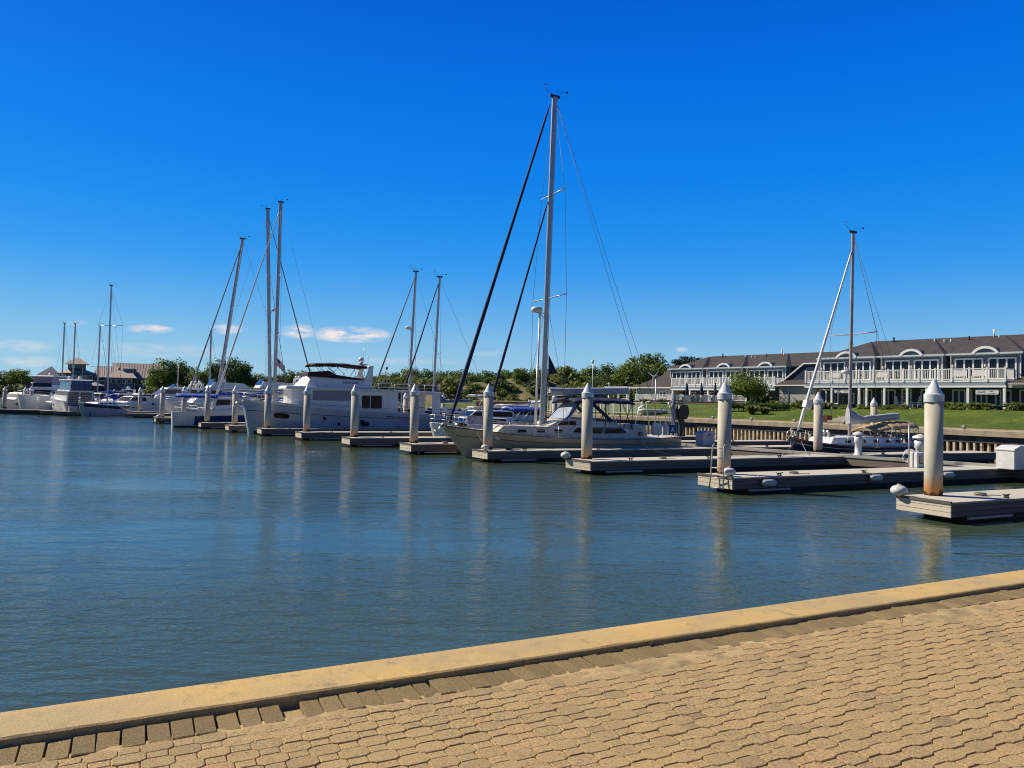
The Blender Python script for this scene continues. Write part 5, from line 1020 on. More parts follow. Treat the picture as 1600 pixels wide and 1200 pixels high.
def wing(O,label,dx,rail,cols,annexL,ground,sign=None,mainx=(-9.2,16.5),cat='building'):
    b=thing('terrace_house',label,cat,(O[0],O[1],0),FD)
    bays=[(-11.65+6.38*k+dx,-5.95+6.38*k+dx) for k in range(3)]
    x0,x1=bays[0][0],mainx[1]
    q=MB(); q.bb(x0+.05,x1,3.6,13.4,5.5,8.1); q.build('upper_wall',sidn,b)
    q=MB(); q.bb(x0-.0,x1,2.8,13.6,GZ-.5,5.45); q.build('lower_wall',siding_mat('slate_siding',(.055,.062,.085),(.07,.078,.10)) if 'slate_siding' not in bpy.data.materials else bpy.data.materials['slate_siding'],b)
    # main roof
    q=MB(); rx=mainx[0]; zr=10.22; q.add([(x0-.3,3.2,8.15),(x1+.3,3.2,8.15),(x1+.3,8.2,zr),(rx+.6,8.2,zr),(x0-.3,13.8,8.15),(x1+.3,13.8,8.15)],[(0,1,2,3),(5,4,3,2),(4,0,3),(0,4,5,1)]); rf=q.build('roof',shing,b)
    for k,(a,c) in enumerate(bays):
        xc=(a+c)/2+.15; d=MB(); d.bb(a,c,2.2,3.7,5.5,8.04); dm=d.build('dormer',sidb,b)
        q=MB(); hip(q,a-.22,c+.22,1.78,8.16,(a+c)/2,7.6,10.13,8.1); q.build('hip_roof',shing,dm)
        q=MB(); q.bb(a-.25,c+.25,1.70,1.80,8.02,8.17); q.bb(c+.2,c+.27,1.80,3.4,8.02,8.17); q.bb(a-.2,c+.2,1.8,2.2,7.98,8.02); q.build('gutter',mat('blue_white_gutter',(.50,.58,.62),.5),dm)
        # eyebrow arch
        n=14; R1,R2,zc=1.10,.90,7.66; q=MB(); P=[]
        for i in range(n+1):
            t=R(26)+(PI-R(52))*i/n; P.append((cos(t),sin(t)))
        A1=[(xc+R1*1.12*c_,1.66,zc+R1*s_) for c_,s_ in P]; A2=[(xc+R2*1.12*c_,1.66,zc+R2*s_-.02) for c_,s_ in P]; A3=[(x,1.95,z) for x,y,z in A1]; A4=[(x,1.95,z) for x,y,z in A2]
        for r1,r2 in ((A1,A2),(A2,A4),(A1,A3)): q.grid([[p,p2] for p,p2 in zip(r1,r2)],False)
        q.build('arch_trim',trimw,dm)
        q=MB(); q.add([(x,1.90,z) for x,y,z in A2],[list(range(n+1))]); q.build('lunette',sidb,dm)
        q=MB(); q.grid([[(x,1.90,z-.01),(x+( (a+c)/2-xc)*.1,4.6,z+.12)] for x,y,z in A1],True); q.build('eyebrow_roof',shing,dm)
        window(dm,a+.35,xc-.28,5.75,7.72,2.2,3); window(dm,xc+.10,c-.35,5.75,7.72,2.2,3)
        q=MB(); q.bb(a+.0,a+.09,2.12,2.198,5.5,8.0); q.bb(c-.09,c,2.12,2.198,5.5,8.0); q.build('corner_board',trimw,dm)
        q=MB(); q.tube([(a+.05,1.75,8.05),(a+.05,2.05,7.85),(a+.05,2.08,5.6)],.045,6); q.build('downpipe',trimw,dm)
        for xx in (xc-.09,a+.2): MB().lathe([(0,0),(.07,.02),(.09,.2),(.05,.3),(0,.3)],(xx,2.08,6.85),8).build('wall_lamp',boxm,dm)
    # balcony
    if rail:
        r0,r1=rail; q=MB(); q.bb(r0,r1,-.02,2.8,5.46,5.60); bal=q.build('balcony_floor',trimw,b)
        q=MB(); q.bb(r0,r1,-.05,.03,6.60,6.68); q.bb(r0,r1,-.03,.01,5.66,5.73)
        q.bb(r1-.04,r1+.04,.03,2.2,6.60,6.68); q.bb(r1-.03,r1+.02,.03,2.2,5.66,5.73)
        q.build('hand_rail',trimw,bal)
        q=MB(); n=int((r1-r0)/.15)
        for k in range(1,n): q.bb(r0+k*.15,r0+k*.15+.045,-.03,.01,5.73,6.60)
        for k in range(1,14): q.bb(r1-.025,r1+.015,.1+k*.15,.145+k*.15,5.73,6.60)
        tag(q.build('baluster_row',trimw,bal),kind=None)
        n=int(round((r1-r0)/1.40))
        for k in range(n+1): x=r0+(r1-r0)*k/n; MB().bb(x-.06,x+.06,-.08,.06,5.5,6.78).build('post',trimw,bal)
        q=MB(); q.bb(r0,r1,-.005,.15,5.14,5.455); q.build('beam_siding',siding_mat('pale_blue_siding',(.24,.29,.34),(.28,.33,.38)) if 'pale_blue_siding' not in bpy.data.materials else bpy.data.materials['pale_blue_siding'],b)
        q=MB(); q.bb(r0-.05,r1+.1,-.16,.12,4.97,5.135); q.build('beam_trim',trimw,b)
        for x in cols: MB().bb(x-.10,x+.10,-.12,.10,GZ-.2,4.965).build('column',trimw,b)
        q=MB(); q.bb(r0,r1,-.3,2.8,GZ-.25,GZ+.03); q.build('porch_floor',mat('porch_slab',(.42,.38,.33),.8),b)
    for (gx0,gx1,gz0,gz1,n) in ground: window(b,gx0,gx1,gz0,gz1,2.8,n,glass=dimw)
    # left annex
    if annexL:
        ax0,ax1,ay=annexL; q=MB(); q.bb(ax0,ax1,ay,12,GZ-.4,5.30); an=q.build('annex',sidl,b)
        q=MB(); q.add([(ax0-.4,ay-.4,5.32),(ax1,ay-.4,5.32),(ax1+.2,ay+4.6,8.35),(ax1-1.2,ay+4.6,8.35),(ax0-.4,12.4,5.32),(ax1,12.4,5.32)],[(0,1,2,3),(4,0,3),(5,4,3,2),(1,5,2)]); q.build('annex_roof',shing,an)
        q=MB(); q.bb(ax0-.42,ax1,ay-.48,ay-.40,5.22,5.34); q.tube([(ax0+1.1,ay-.4,5.25),(ax0+1.1,ay-.05,5.05),(ax0+1.1,ay-.05,GZ)],.05,6); q.build('annex_gutter',trimw,an)
        # navy gable with white rake between the two roofs
        q=MB(); q.prof([(ax0-.2,5.5),(ax0+2.6,7.62),(ax0+4.2,7.62),(ax0+2.6,5.5)],ay+.6,ay+1.0); q.build('navy_gable',sidn,an)
        q=MB(); q.prof([(ax0-.5,5.42),(ax0+2.55,7.75),(ax0+4.4,7.75),(ax0+4.4,7.62),(ax0+2.6,7.62),(ax0-.3,5.42)],ay+.42,ay+.62); q.build('rake_board',trimw,an)
    # roof vents
    for x,y,h_,r in ((-6.4,7.6,.5,.10),(-2.0,6.6,.45,.05),(-1.2,6.9,.25,.05),(-.6,6.9,.25,.05),(.9,7.3,.35,.09),(2.9,7.9,.7,.07),(3.5,7.3,.35,.04)):
        zz=8.15+2.0*(y-3.2)/5; MB().tube([(x+dx,y,zz-.1),(x+dx,y,zz+h_+.1)],r,8).build('roof_vent',trimw if r<.09 else shing,rf)
    return b
O1=(38.6,70.0); O2=(29.7,100.0)
w1=wing(O1,'nearer grey terrace house with brown hip roofs, arched eyebrow dormers and white balcony rail','n' and 0,(-12.1,6.25),(-9.24,-6.43,-5.68,-3.96,-1.84,-.12,3.35,6.2),(-16.5,-12.3,2.4),
 [(-12.0,-9.9,3.3,4.9,3),(-8.9,-8.2,3.35,4.5,1),(-7.3,-6.4,2.98,4.85,2),(-5.5,-4.1,3.1,4.85,2),(-3.5,-3.3,3,4.8,1) if 0 else (-1.75,-.35,3.3,4.9,2),(1.05,2.75,3.35,4.85,3),(3.0,4.0,3.35,4.85,2),(4.6,5.9,3.35,4.85,3),(6.5,8.3,3.35,4.85,2)])
# door of the porch
q=MB(); q.bb(-3.55,-2.55,2.72,2.79,GZ+.02,4.95); dr=q.build('door',trimw,w1); q=MB()
for i in range(3):
    for j in range(5): q.bb(-3.36+.22*i,-3.17+.22*i,2.705,2.715,3.25+j*.31,3.52+j*.31)
q.build('door_glass',dimw,dr); MB().box((-2.66,2.69,3.9),(.04,.05,.1)).build('handle',steel,dr)
# right end of the nearer wing: lower roof and navy wall
q=MB(); q.add([(6.6,-.2,5.35),(16.5,-.2,5.35),(16.5,3.4,7.3),(8.9,3.4,7.3),(6.6,3.4,5.35)],[(0,1,2,3),(0,3,4)]); q.build('porch_roof',shing,w1); q=MB(); q.bb(6.5,16.5,-.28,-.18,5.2,5.36); q.bb(6.5,16.5,-.05,2.79,4.95,5.19); q.build('porch_fascia',sidl,w1)
for x in (9.9,13.2,16.2): MB().bb(x-.1,x+.1,-.12,.1,GZ-.2,4.95).build('column',trimw,w1)
# shop signs
for x0,x1,z0,z1,kind in ((3.95,5.75,4.36,4.80,1),(-8.95,-7.2,4.42,4.84,0)):
    s=MB(); s.plan([(0,0)],0,0) if 0 else None
    pts=rect(x0,x1,z0,z1,.07); p=Vector((O1[0],O1[1],0)); sg=thing('shop_sign','white shop sign with bracketed lettering hanging between the porch columns' if kind else 'white shop sign with a dark bird-like mark hanging left of the porch','sign',(O1[0],O1[1],0),FD)
    MB().prof(pts,-.03,.03).build('board',boxm,sg); q=MB(); q.tube([(x0+.25,0,z1),(x0+.25,0,4.98)],.012,4); q.tube([(x1-.25,0,z1),(x1-.25,0,4.98)],.012,4); q.build('hanger',iron,sg)
    if kind:
        text('lettering','[salt]',.26,black,sg,(x0+.45,-.036,(z0+z1)/2),(PI/2,0,0),.002,sx=1.15); text('lettering','spa',.15,black,sg,(x0+1.25,-.036,z1-.15),(PI/2,0,0),.002,sx=1.3); text('lettering','BODY STUDIO',.07,iron,sg,(x0+1.27,-.036,z0+.10),(PI/2,0,0),.002,sx=1.2)
    else:
        q=MB(); cx=x0+.42; cz=z0+.26; q.prof([(cx-.3,cz+.08),(cx-.1,cz+.05),(cx,cz-.03),(cx+.1,cz+.05),(cx+.3,cz+.08),(cx+.08,cz-.08),(cx,cz-.12),(cx-.08,cz-.08)],-.040,-.034); q.build('emblem',black,sg); q=MB()
        for k in range(3): q.bb(x0+.95,x0+1.6-.1*k,-.038,-.033,z0+.1+.1*k,z0+.13+.1*k)
        q.bb(cx-.25,cx+.25,-.038,-.033,z0+.04,z0+.10); q.build('lettering',iron,sg)
w2=wing(O2,'farther grey terrace house with matching dormers behind the round tree','x' and -.95,(-10.6,5.6),(-10.4,-7.4,-4.4,-1.4,1.6,4.6),None,[(-10.2,-8.4,3.4,4.8,2),(-7.0,-5.2,3.4,4.8,2),(-3.8,-2.0,3.4,4.8,2),(-.5,1.3,3.4,4.8,2)],mainx=(-10.1,9.5))
# low beige house with pergola left of the farther wing
lh=thing('low_house','low beige house with stepped hip roof and white pergola left of the terraces','house',(O2[0],O2[1],0),FD)
MB().bb(-17.6,-10.8,.5,9,GZ-.3,5.35).build('wall',sidp,lh)
q=MB(); q.add([(-18.1,.1,5.38),(-10.7,.1,5.38),(-10.7,4.5,8.1),(-13.6,4.5,8.1),(-18.1,9.5,5.38),(-10.7,9.5,5.38)],[(0,1,2,3),(4,0,3),(5,4,3,2)]); rf=q.build('roof',shing,lh)
q=MB(); q.add([(-14.9,1.9,6.4),(-12.6,1.9,6.4),(-12.6,4.6,8.8),(-14.2,4.6,8.8),(-14.9,6,6.4)],[(0,1,2,3),(4,0,3)]); q.bb(-14.8,-12.6,2.0,4.6,5.9,6.4); q.build('roof_step',shing,rf)
MB().bb(-18.15,-10.7,.0,.09,5.26,5.40).build('gutter',trimw,lh); window(lh,-13.2,-11.9,3.9,4.8,.5,2)
pg=thing('pergola','white arched pergola beside the low beige house','pergola',(O2[0],O2[1],0),FD)
for x in (-22.3,-20.3,-18.6): 
    for y in (-.5,1.8): MB().bb(x-.09,x+.09,y-.09,y+.09,GZ-.4,5.3).build('post',trimw,pg)
MB().bb(-22.9,-18.1,-.75,-.63,5.25,5.45).bb(-22.9,-18.1,1.75,1.87,5.25,5.45).build('beam',trimw,pg)
q=MB(); 
for k in range(12): q.bb(-22.8+k*.4,-22.74+k*.4,-1.0,2.2,5.452,5.56)
q.build('rafter_row',trimw,pg)
q=MB(); q.bb(-22.3,-18.3,-.6,-.56,3.6,3.68); 
for k in range(20): q.bb(-22.2+k*.2,-22.15+k*.2,-.6,-.57,2.8,3.6)
q.build('railing',trimw,pg)
# terrace wall, railing and umbrellas in front of the farther wing
tw=thing('terrace_wall','low brick retaining wall of the terrace left of the round tree','wall',(O2[0],O2[1],0),FD); MB().bb(-14.5,4,-3.6,-3.2,1.6,3.35).build('brickwork',mat('terrace_brick',(.13,.075,.055),.9,col2=(.20,.12,.085),vs=5,vc=(.4,.6)),tw); MB().bb(-14.6,4.1,-3.66,-3.14,3.35,3.42).build('coping',mat('wall_coping',(.4,.37,.33),.8),tw)
MB().bb(-14.5,4,-3.2,.0,1.4,3.3).build('terrace_fill',MT['porch_slab'],tw)
def rail_fence(name,label,P0,P1,h_,step=.16,zb=0,group=None,m=trimw,post=1.9):
    r=thing(name,label,'fence',(P0.x,P0.y,P0.z),math.atan2((P1-P0).y,(P1-P0).x),group); L=Vector((P1.x-P0.x,P1.y-P0.y,0)).length
    q=MB(); q.bb(0,L,-.03,.03,h_-.07,h_); q.bb(0,L,-.025,.025,.12,.18); n=int(L/step)
    for k in range(1,n): q.bb(k*step,k*step+.04,-.015,.015,.18,h_-.07)
    q.build('panel',m,r); n=max(1,int(L/post))
    for k in range(n+1): MB().bb(L*k/n-.06,L*k/n+.06,-.06,.06,-.3,h_+.1).build('post',m,r)
    return r
def Lw(O,x,y,z): return Vector((O[0],O[1],0))+FX*x+FY*y+Vector((0,0,z))
rail_fence('railing','white railing along the terrace edge below the closed umbrellas',Lw(O2,-14.4,-3.4,3.42),Lw(O2,3.8,-3.4,3.42),.85)
rail_fence('white_fence','white picket railing behind the blue bimini of the cream sailboat',atY(826,96,1.75),atY(1003,84,1.75),1.35)
def umbrella(p,label):
    r=thing('closed_umbrella',label,'umbrella',p,0,'closed navy umbrellas on the terrace'); MB().tube([(0,0,0),(0,0,2.45)],.025,6).build('pole',trimw,r)
    MB().lathe([(.09,.75),(.20,.95),(.22,1.3),(.12,2.0),(.05,2.3),(0,2.42)],n=9).build('canopy',navycl,r); return r
for x,l in ((1073,'leftmost of three closed navy umbrellas on the terrace'),(1096,'middle one of three closed navy umbrellas on the terrace'),(1117.5,'rightmost of three closed navy umbrellas on the terrace, nearest the big pile')): umbrella(atY(x,95.5,3.42),l)
tb=None
for k,x in enumerate((1060,1080,1088,1105,1126)):
    p=atY(x,96.5,3.3)
    if tb is None:
        tb=thing('patio_table','pale patio table with chairs on the terrace','table',p,0,'patio tables on the terrace'); MB().lathe([(0,.70),(.5,.70),(.5,.74),(0,.74)],n=14).build('top',trimw,tb); MB().tube([(0,0,0),(0,0,.7)],.04,6).build('leg',trimw,tb)
        for a in range(3): MB().box((.8*cos(a*2.1),.8*sin(a*2.1),.45),(.45,.45,.9),a*2.1).build('chair_back',palecl,tb)
    else: dup(tb,p)
# rocking chairs and table on the porch
def rocker(x,label,flip=0):
    p=Lw(O1,x,1.0,GZ+.03); r=thing('rocking_chair',label,'chair',p,FD+flip,'white rocking chairs on the porch')
    MB().box((0,0,.42),(.55,.55,.05)).build('seat',trimw,r); q=MB()
    for k in range(6): q.box((-.28,-.22+k*.088,.82),(.03,.05,.75),0,-.22)
    q.box((-.37,0,1.2),(.04,.56,.10),0,-.22); q.build('backrest',trimw,r)
    for s in (-1,1):
        MB().tube([(-.55,s*.26,.12),(-.3,s*.26,.03),(0,s*.26,0),(.3,s*.26,.03),(.5,s*.26,.10)],.025,6).build('rocker',trimw,r); MB().tube([(.24,s*.26,.02),(.24,s*.27,.65)],.025,6).build('leg',trimw,r); MB().tube([(-.22,s*.26,.02),(-.24,s*.27,.65)],.025,6).build('leg',trimw,r); MB().box((0,s*.28,.66),(.6,.08,.03)).build('armrest',trimw,r)
    return r
rocker(-2.98,'left white rocking chair on the porch, beside the small table'); rocker(-1.45,'right white rocking chair on the porch, beside a column',PI)
pt=Lw(O1,-2.25,.9,GZ+.03); r=thing('porch_table','small white table between the two rocking chairs','table',pt,FD); MB().lathe([(0,.55),(.35,.55),(.35,.60),(0,.60)],n=12).build('top',trimw,r)
for s in (-1,1): MB().tube([(s*.2,0,0),(s*.2,0,.55)],.04,6).build('leg',trimw,r)
# balcony furniture
for k,x in enumerate((-9.6,-4.6,2.2,3.9)):
    p=Lw(O1,x,.9,5.6); r=thing('balcony_bench',('leftmost pale bench on the white balcony','second pale bench on the white balcony','pale bench on the balcony left of the tall pile','rightmost pale bench on the white balcony')[k],'bench',p,FD,'benches on the balcony'); MB().box((0,0,.42),(1.2,.5,.05)).build('seat',fenderm,r); MB().box((0,.28,.72),(1.2,.05,.5),0,0,-.15).build('backrest',fenderm,r)
    for s in (-1,1): MB().box((s*.55,0,.21),(.06,.45,.42)).build('leg',fenderm,r)
# dark hedge wall + brick wall + promenade lamps
bw=thing('brick_wall','low dark red brick wall at the foot of the dune','wall',atY(745,101,1.4),math.atan2((atY(828,96,1.4)-atY(745,101,1.4)).y,(atY(828,96,1.4)-atY(745,101,1.4)).x)); L=(atY(828,96,0)-atY(745,101,0)).length
MB().bb(0,L,-.2,.2,0,1.45).build('brickwork',mat('dark_red_brick',(.10,.028,.022),.9,col2=(.16,.05,.04),vs=4,vc=(.4,.6)),bw); MB().bb(-.03,L+.03,-.24,.24,1.45,1.53).build('coping',MT['wall_coping'],bw)
def lamp(x,yt,Y,z0,label,m=None):
    p=atY(x,Y,z0); H=zat(yt,x,Y)-z0; r=thing('lamp_post',label,'lamp post',p,0,'lamp posts along the shore'); m=m or trimw
    MB().tube([(0,0,0),(0,0,H*.93)],.07,8,r2=.045).build('pole',m,r); q=MB(); q.lathe([(.05,H*.92),(.16,H*.94),(.20,H*.985),(.05,H),(0,H)],n=10); q.build('lantern',m,r); MB().tube([(0,0,.0),(0,0,.35)],.12,8).build('base',m,r)
lamp(925,562,105,1.8,'tall white lamp post above the blue bimini'); lamp(951,598,110,1.8,'short white lamp post right of the tall lamp post'); lamp(603,573,120,1.8,'dark lamp post behind the trawler yacht roof',iron); lamp(277,568,125,1.8,'thin pale lamp post in front of the left trees'); lamp(305,572,122,1.8,'second thin lamp post in front of the left trees')
# ---- buildings on the far left
metr=mat('pink_grey_metal_roof',(.36,.29,.27),.6,col2=(.42,.34,.31),vs=.5); metg=mat('grey_metal_roof',(.22,.23,.27),.5,col2=(.27,.28,.32),vs=.5); tanr=mat('tan_metal_roof',(.50,.40,.32),.6)
bwall=siding_mat('blue_harbour_siding',(.07,.10,.16),(.09,.12,.18)); pale=mat('pale_wall',(.5,.48,.46),.8)
LD=R(29)
def seams(q,x0,x1,y0,z0,y1,z1,n):
    for k in range(n+1):
        x=x0+(x1-x0)*k/n; q.add([(x-.04,y0,z0+.01),(x+.04,y0,z0+.01),(x+.04,y1,z1+.01),(x-.04,y1,z1+.01),(x-.04,y0,z0+.09),(x+.04,y0,z0+.09),(x+.04,y1,z1+.09),(x-.04,y1,z1+.09)],[(4,5,6,7),(0,1,5,4),(0,4,7,3),(1,2,6,5)])
def lx_(x,Y=170,ox=150):
    "distance along the left front for a column of the photograph"
    o=atY(ox,Y); e=Vector((cos(LD),sin(LD),0)); d=ray(x,600); k=d.x/d.y; return (k*o.y-o.x)/(e.x-k*e.y)
LO=atY(150,170)
pv=thing('pavilion','open pavilion with a grey pyramid roof at the far left','pavilion',(LO.x,LO.y,0),LD)
a,c=lx_(50),lx_(97); m_=(a+c)/2+.6
q=MB(); q.add([(a,0,6.15),(c,0,6.15),(c,7,6.15),(a,7,6.15),(m_,3.5,8.75)],[(0,1,4),(1,2,4),(2,3,4),(3,0,4),(3,2,1,0)]); q.build('roof',metg,pv)
MB().bb(a,c,-.02,.2,5.9,6.14).build('fascia',iron,pv)
for x in (a+.5,m_,c-.5): 
    for y in (.5,6.5): MB().bb(x-.15,x+.15,y-.15,y+.15,1.5,6.1).build('post',pale,pv)
MB().bb(a+1.2,c-.4,5,5.3,1.5,5.4).build('back_screen',boxm,pv)
tb_=thing('lookout_building','dark blue harbour building with a square lookout room and tan roofs','building',(LO.x,LO.y,0),LD)
a,c=lx_(93),lx_(149); q=MB(); q.bb(a,c,0,9,1.5,7.2); tw_=q.build('wall',bwall,tb_)
a1,c1_=lx_(88),lx_(150); q=MB(); q.add([(a1,-1,7.25),(c1_,-1,7.25),(c1_,10,7.25),(a1,10,7.25),(a1+2.6,3,8.3),(c1_-2.6,3,8.3),(c1_-2.6,6,8.3),(a1+2.6,6,8.3)],[(0,1,5,4),(1,2,6,5),(2,3,7,6),(3,0,4,7),(4,5,6,7),(3,2,1,0)]); q.build('roof',tanr,tb_)
a2,c2=lx_(105),lx_(133); q=MB(); q.bb(a2,c2,1.5,6,8.2,9.35); lk=q.build('lookout',bwall,tb_); q=MB(); q.add([(a2-.7,.8,9.35),(c2+.7,.8,9.35),(c2+.7,6.7,9.35),(a2-.7,6.7,9.35),((a2+c2)/2-.3,3.7,10.9),((a2+c2)/2+.3,3.7,10.9)],[(0,1,5,4),(1,2,5),(2,3,4,5),(3,0,4),(3,2,1,0)]); q.build('lookout_roof',tanr,lk)
for k in range(5): window(lk,a2+.2+k*(c2-a2-.3)/5,a2+.05+(k+1)*(c2-a2-.3)/5,8.4,9.25,1.5,1,fr=.07)
for k in range(6): window(tb_,a+.5+k*(c-a-.8)/6,a+.2+(k+1)*(c-a-.8)/6,5.4,6.9,0,1,fr=.10,glass=wg if k%2 else pale)
for k in range(5): window(tb_,a+.5+k*(c-a-.8)/5,a+.1+(k+1)*(c-a-.8)/5,2.6,4.2,0,1,fr=.10)
q=MB(); q.bb(a-.5,c+2.5,-2.2,0,4.70,4.85); q.build('deck',pale,tb_); q=MB(); q.bb(a-.5,c+2.5,-2.2,-2.14,5.7,5.78)
for k in range(50): x=a-.5+(c-a+3)*k/49; q.bb(x-.02,x+.02,-2.19,-2.15,4.85,5.7)
q.build('deck_rail',trimw,tb_)
for k in range(6): x=a-.4+(c-a+2.8)*k/5; MB().bb(x-.1,x+.1,-2.15,-1.95,1.5,4.7).build('deck_post',trimw,tb_)
hl=thing('harbour_hall','long harbour building with pink metal roofs and blue grey walls','building',(LO.x,LO.y,0),LD)
a,b2,c=lx_(149),lx_(183),lx_(262)
MB().bb(a,c-1,1,14,1.5,6.5).build('wall',bwall,hl)
q=MB(); q.add([(a-.6,0,6.5),(b2+3,0,6.5),(b2+3,7,9.3),(a+.3,7,9.3),(a-.6,14,6.5),(b2+3,14,6.5)],[(0,1,2,3),(5,4,3,2),(0,3,4)]); r1=q.build('low_roof',metr,hl); q=MB(); seams(q,a-.2,b2+3,0,6.5,7,9.3,16); q.build('roof_seams',tanr,r1)
q=MB(); q.add([(b2-.2,1.5,6.6),(c,1.5,6.6),(c,9,10.25),(b2-1,9,10.25),(b2-.2,16,6.6),(c,16,6.6)],[(0,1,2,3),(5,4,3,2),(0,3,4),(1,5,2)]); r2_=q.build('high_roof',metr,hl); q=MB(); seams(q,b2,c,1.5,6.6,9,10.25,32); q.build('roof_seams',tanr,r2_)
e0,e1=lx_(163),lx_(207); q=MB(); q.add([(e0-.4,-2.5,6.5),(e1+.8,-2.5,6.5),(e1-.5,1.5,8.3),(e0+3,1.5,8.3),(e0-.4,1.5,6.5),(e1+.8,1.5,6.5)],[(0,1,2,3),(0,3,4),(1,5,2)]); q.build('porch_roof',tanr,hl)
MB().bb(e0,e1,-2.2,.99,1.5,6.45).build('porch_wall',siding_mat('mid_blue_siding',(.13,.16,.22),(.16,.19,.25)),hl)
for k in range(5): window(hl,e0+.3+k*(e1-e0-.4)/5,e0+.1+(k+1)*(e1-e0-.4)/5,5.2,6.2,-2.2,1,fr=.08)
window(hl,e0+.6,e0+1.7,2.6,3.7,-2.2,1)
d0,d1=lx_(192),lx_(213); MB().bb(d0,d1,1.0,5,7.0,8.7).build('roof_dormer',bwall,hl)
for k in range(4): window(hl,d0+.1+k*(d1-d0-.1)/4,d0+(k+1)*(d1-d0-.1)/4,7.5,8.5,1.0,1,fr=.07)
for k in range(6): window(hl,e1+1+k*1.4,e1+2+k*1.4,5.0,6.2,1.0,1,fr=.08)
MB().tube([(b2+.4,2,7.4),(b2+.4,2,8.9)],.18,8).build('stove_pipe',iron,hl)
q=MB(); q.box((e1-1.6,-2.6,3.8),(4.8,1.0,.18),0,R(38)); q.build('stair',MT['mid_blue_siding'] if 'mid_blue_siding' in MT else pale,hl)
q=thing('market_umbrella','cream market umbrella in front of the dark blue lookout building','umbrella',atY(148,150,2.2),0); MB().tube([(0,0,0),(0,0,2.7)],.05,6).build('pole',pale,q); MB().lathe([(1.7,2.2),(0,2.9)],n=10).build('canopy',tancl if 0 else fenderm,q)
# ================================================================ TREES AND SHRUBS
def leaf_mat(name,a,b,c):
    m=bpy.data.materials.new(name); m.use_nodes=True; t=m.node_tree; p=t.nodes['Principled BSDF']; p.inputs['Roughness'].default_value=.6; p.inputs['Specular IOR Level'].default_value=.3
    tc=t.nodes.new('ShaderNodeTexCoord').outputs['Object']; n1=N(t,'ShaderNodeTexNoise',i_Scale=.7,i_Detail=3.); n2=N(t,'ShaderNodeTexNoise',i_Scale=4.5,i_Detail=2.)
    oi=t.nodes.new('ShaderNodeObjectInfo'); 
    for n in (n1,n2): t.links.new(tc,n.inputs['Vector'])
    cc=Mix(t,Ramp(t,n1.outputs[0],[(.38,0.),(.62,1.)]),a,b); cc=Mix(t,Ramp(t,n2.outputs[0],[(.45,0.),(.7,.7)]),cc,c); cc=Mix(t,Mth(t,'MULTIPLY',oi.outputs['Random'],.45),cc,b); t.links.new(cc,p.inputs['Base Color'])
    # a little light comes through the leaves
    tr=t.nodes.new('ShaderNodeBsdfTranslucent'); t.links.new(cc,tr.inputs[0]); ms=t.nodes.new('ShaderNodeMixShader'); ms.inputs[0].default_value=.32; t.links.new(p.outputs[0],ms.inputs[1]); t.links.new(tr.outputs[0],ms.inputs[2]); t.links.new(ms.outputs[0],t.nodes['Material Output'].inputs[0]); return m
lg=leaf_mat('green_leaves',(.085,.15,.020),(.15,.21,.032),(.24,.26,.055)); ld=leaf_mat('dark_leaves',(.045,.09,.018),(.085,.14,.028),(.14,.18,.04)); ly=leaf_mat('olive_leaves',(.12,.16,.035),(.20,.22,.05),(.28,.27,.07)); lp=leaf_mat('pine_needles',(.012,.022,.010),(.02,.032,.014),(.03,.04,.02)); lgr=leaf_mat('grass_blades',(.12,.16,.04),(.20,.22,.07),(.32,.28,.12))
bark=mat('grey_bark',(.10,.08,.065),.9,col2=(.06,.05,.04),vs=4,bump=.6,bs=12)
def crown(seed,rx,rz,nc,nl,ls,zc,flat=1.0,spread=.62,cr=.36):
    r=random.Random(seed); q=MB(); cl=[]
    for k in range(nc):
        while True:
            d=Vector((r.gauss(0,1),r.gauss(0,1),r.gauss(0,1)))
            if d.length>.1: break
        d.normalize(); f=spread*r.uniform(.55,1.12); s=cr*r.uniform(.6,1.25)
        if d.z<-.55: d.z*=.5
        cl.append((Vector((d.x*rx*f,d.y*rx*f,zc+d.z*rz*f*flat)),s))
    for (c,s) in cl:
        for i in range(nl):
            d=Vector((r.gauss(0,1),r.gauss(0,1),r.gauss(0,.9))).normalized()*(r.random()**.38); p=c+Vector((d.x*rx*s,d.y*rx*s,d.z*rz*s*.85)); n=(d+Vector((r.uniform(-.7,.7),r.uniform(-.7,.7),r.uniform(-.2,.9)))).normalized()
            u=n.cross(Vector((r.uniform(-1,1),r.uniform(-1,1),.3))).normalized(); v=n.cross(u); L=ls*r.uniform(.6,1.3)
            q.add([p-u*L*.5,p+v*L*.32,p+u*L*.5,p-v*L*.32],[(0,1,2,3)])
    return q,cl
def make_tree(seed,rx,rz,h,lm,label,cat='tree',nc=34,nl=85,ls=.42,trunk=.22,name='tree',loc=(0,0,0),group=None,sp=.62,cr=.36):
    t=thing(name,label,cat,loc,0,group); zc=h-rz; q,cl=crown(seed,rx,rz,nc,nl,ls,zc,1.0,sp,cr); q.build('crown',lm,t,recalc=False)
    b=MB(); b.tube([(0,0,-.3),(.08,0,zc*.5),(0,.05,zc)],[trunk,trunk*.75,trunk*.45],8); 
    for c,s in cl[::max(1,len(cl)//9)]: m=Vector((0,0,zc*.55+ (c.z-zc)*.2)); b.tube([m,(m+c)*.5+Vector((0,0,.2)),c],[trunk*.42,trunk*.28,.03],5)
    b.build('trunk',bark,t); return t
far='trees along the horizon'
T=[]
def put(src,loc,s,label,rz=None,group=None): return dup(src,loc,rnd.uniform(0,6.28) if rz is None else rz,label,group,s)
base=[('green broad tree',lg,11,4.2,3.6,8.5),('dark dense tree',ld,12,4.0,3.9,8.8),('olive loose tree',ly,13,4.1,3.3,7.8),('bright round tree',lg,14,3.7,3.9,8.6)]
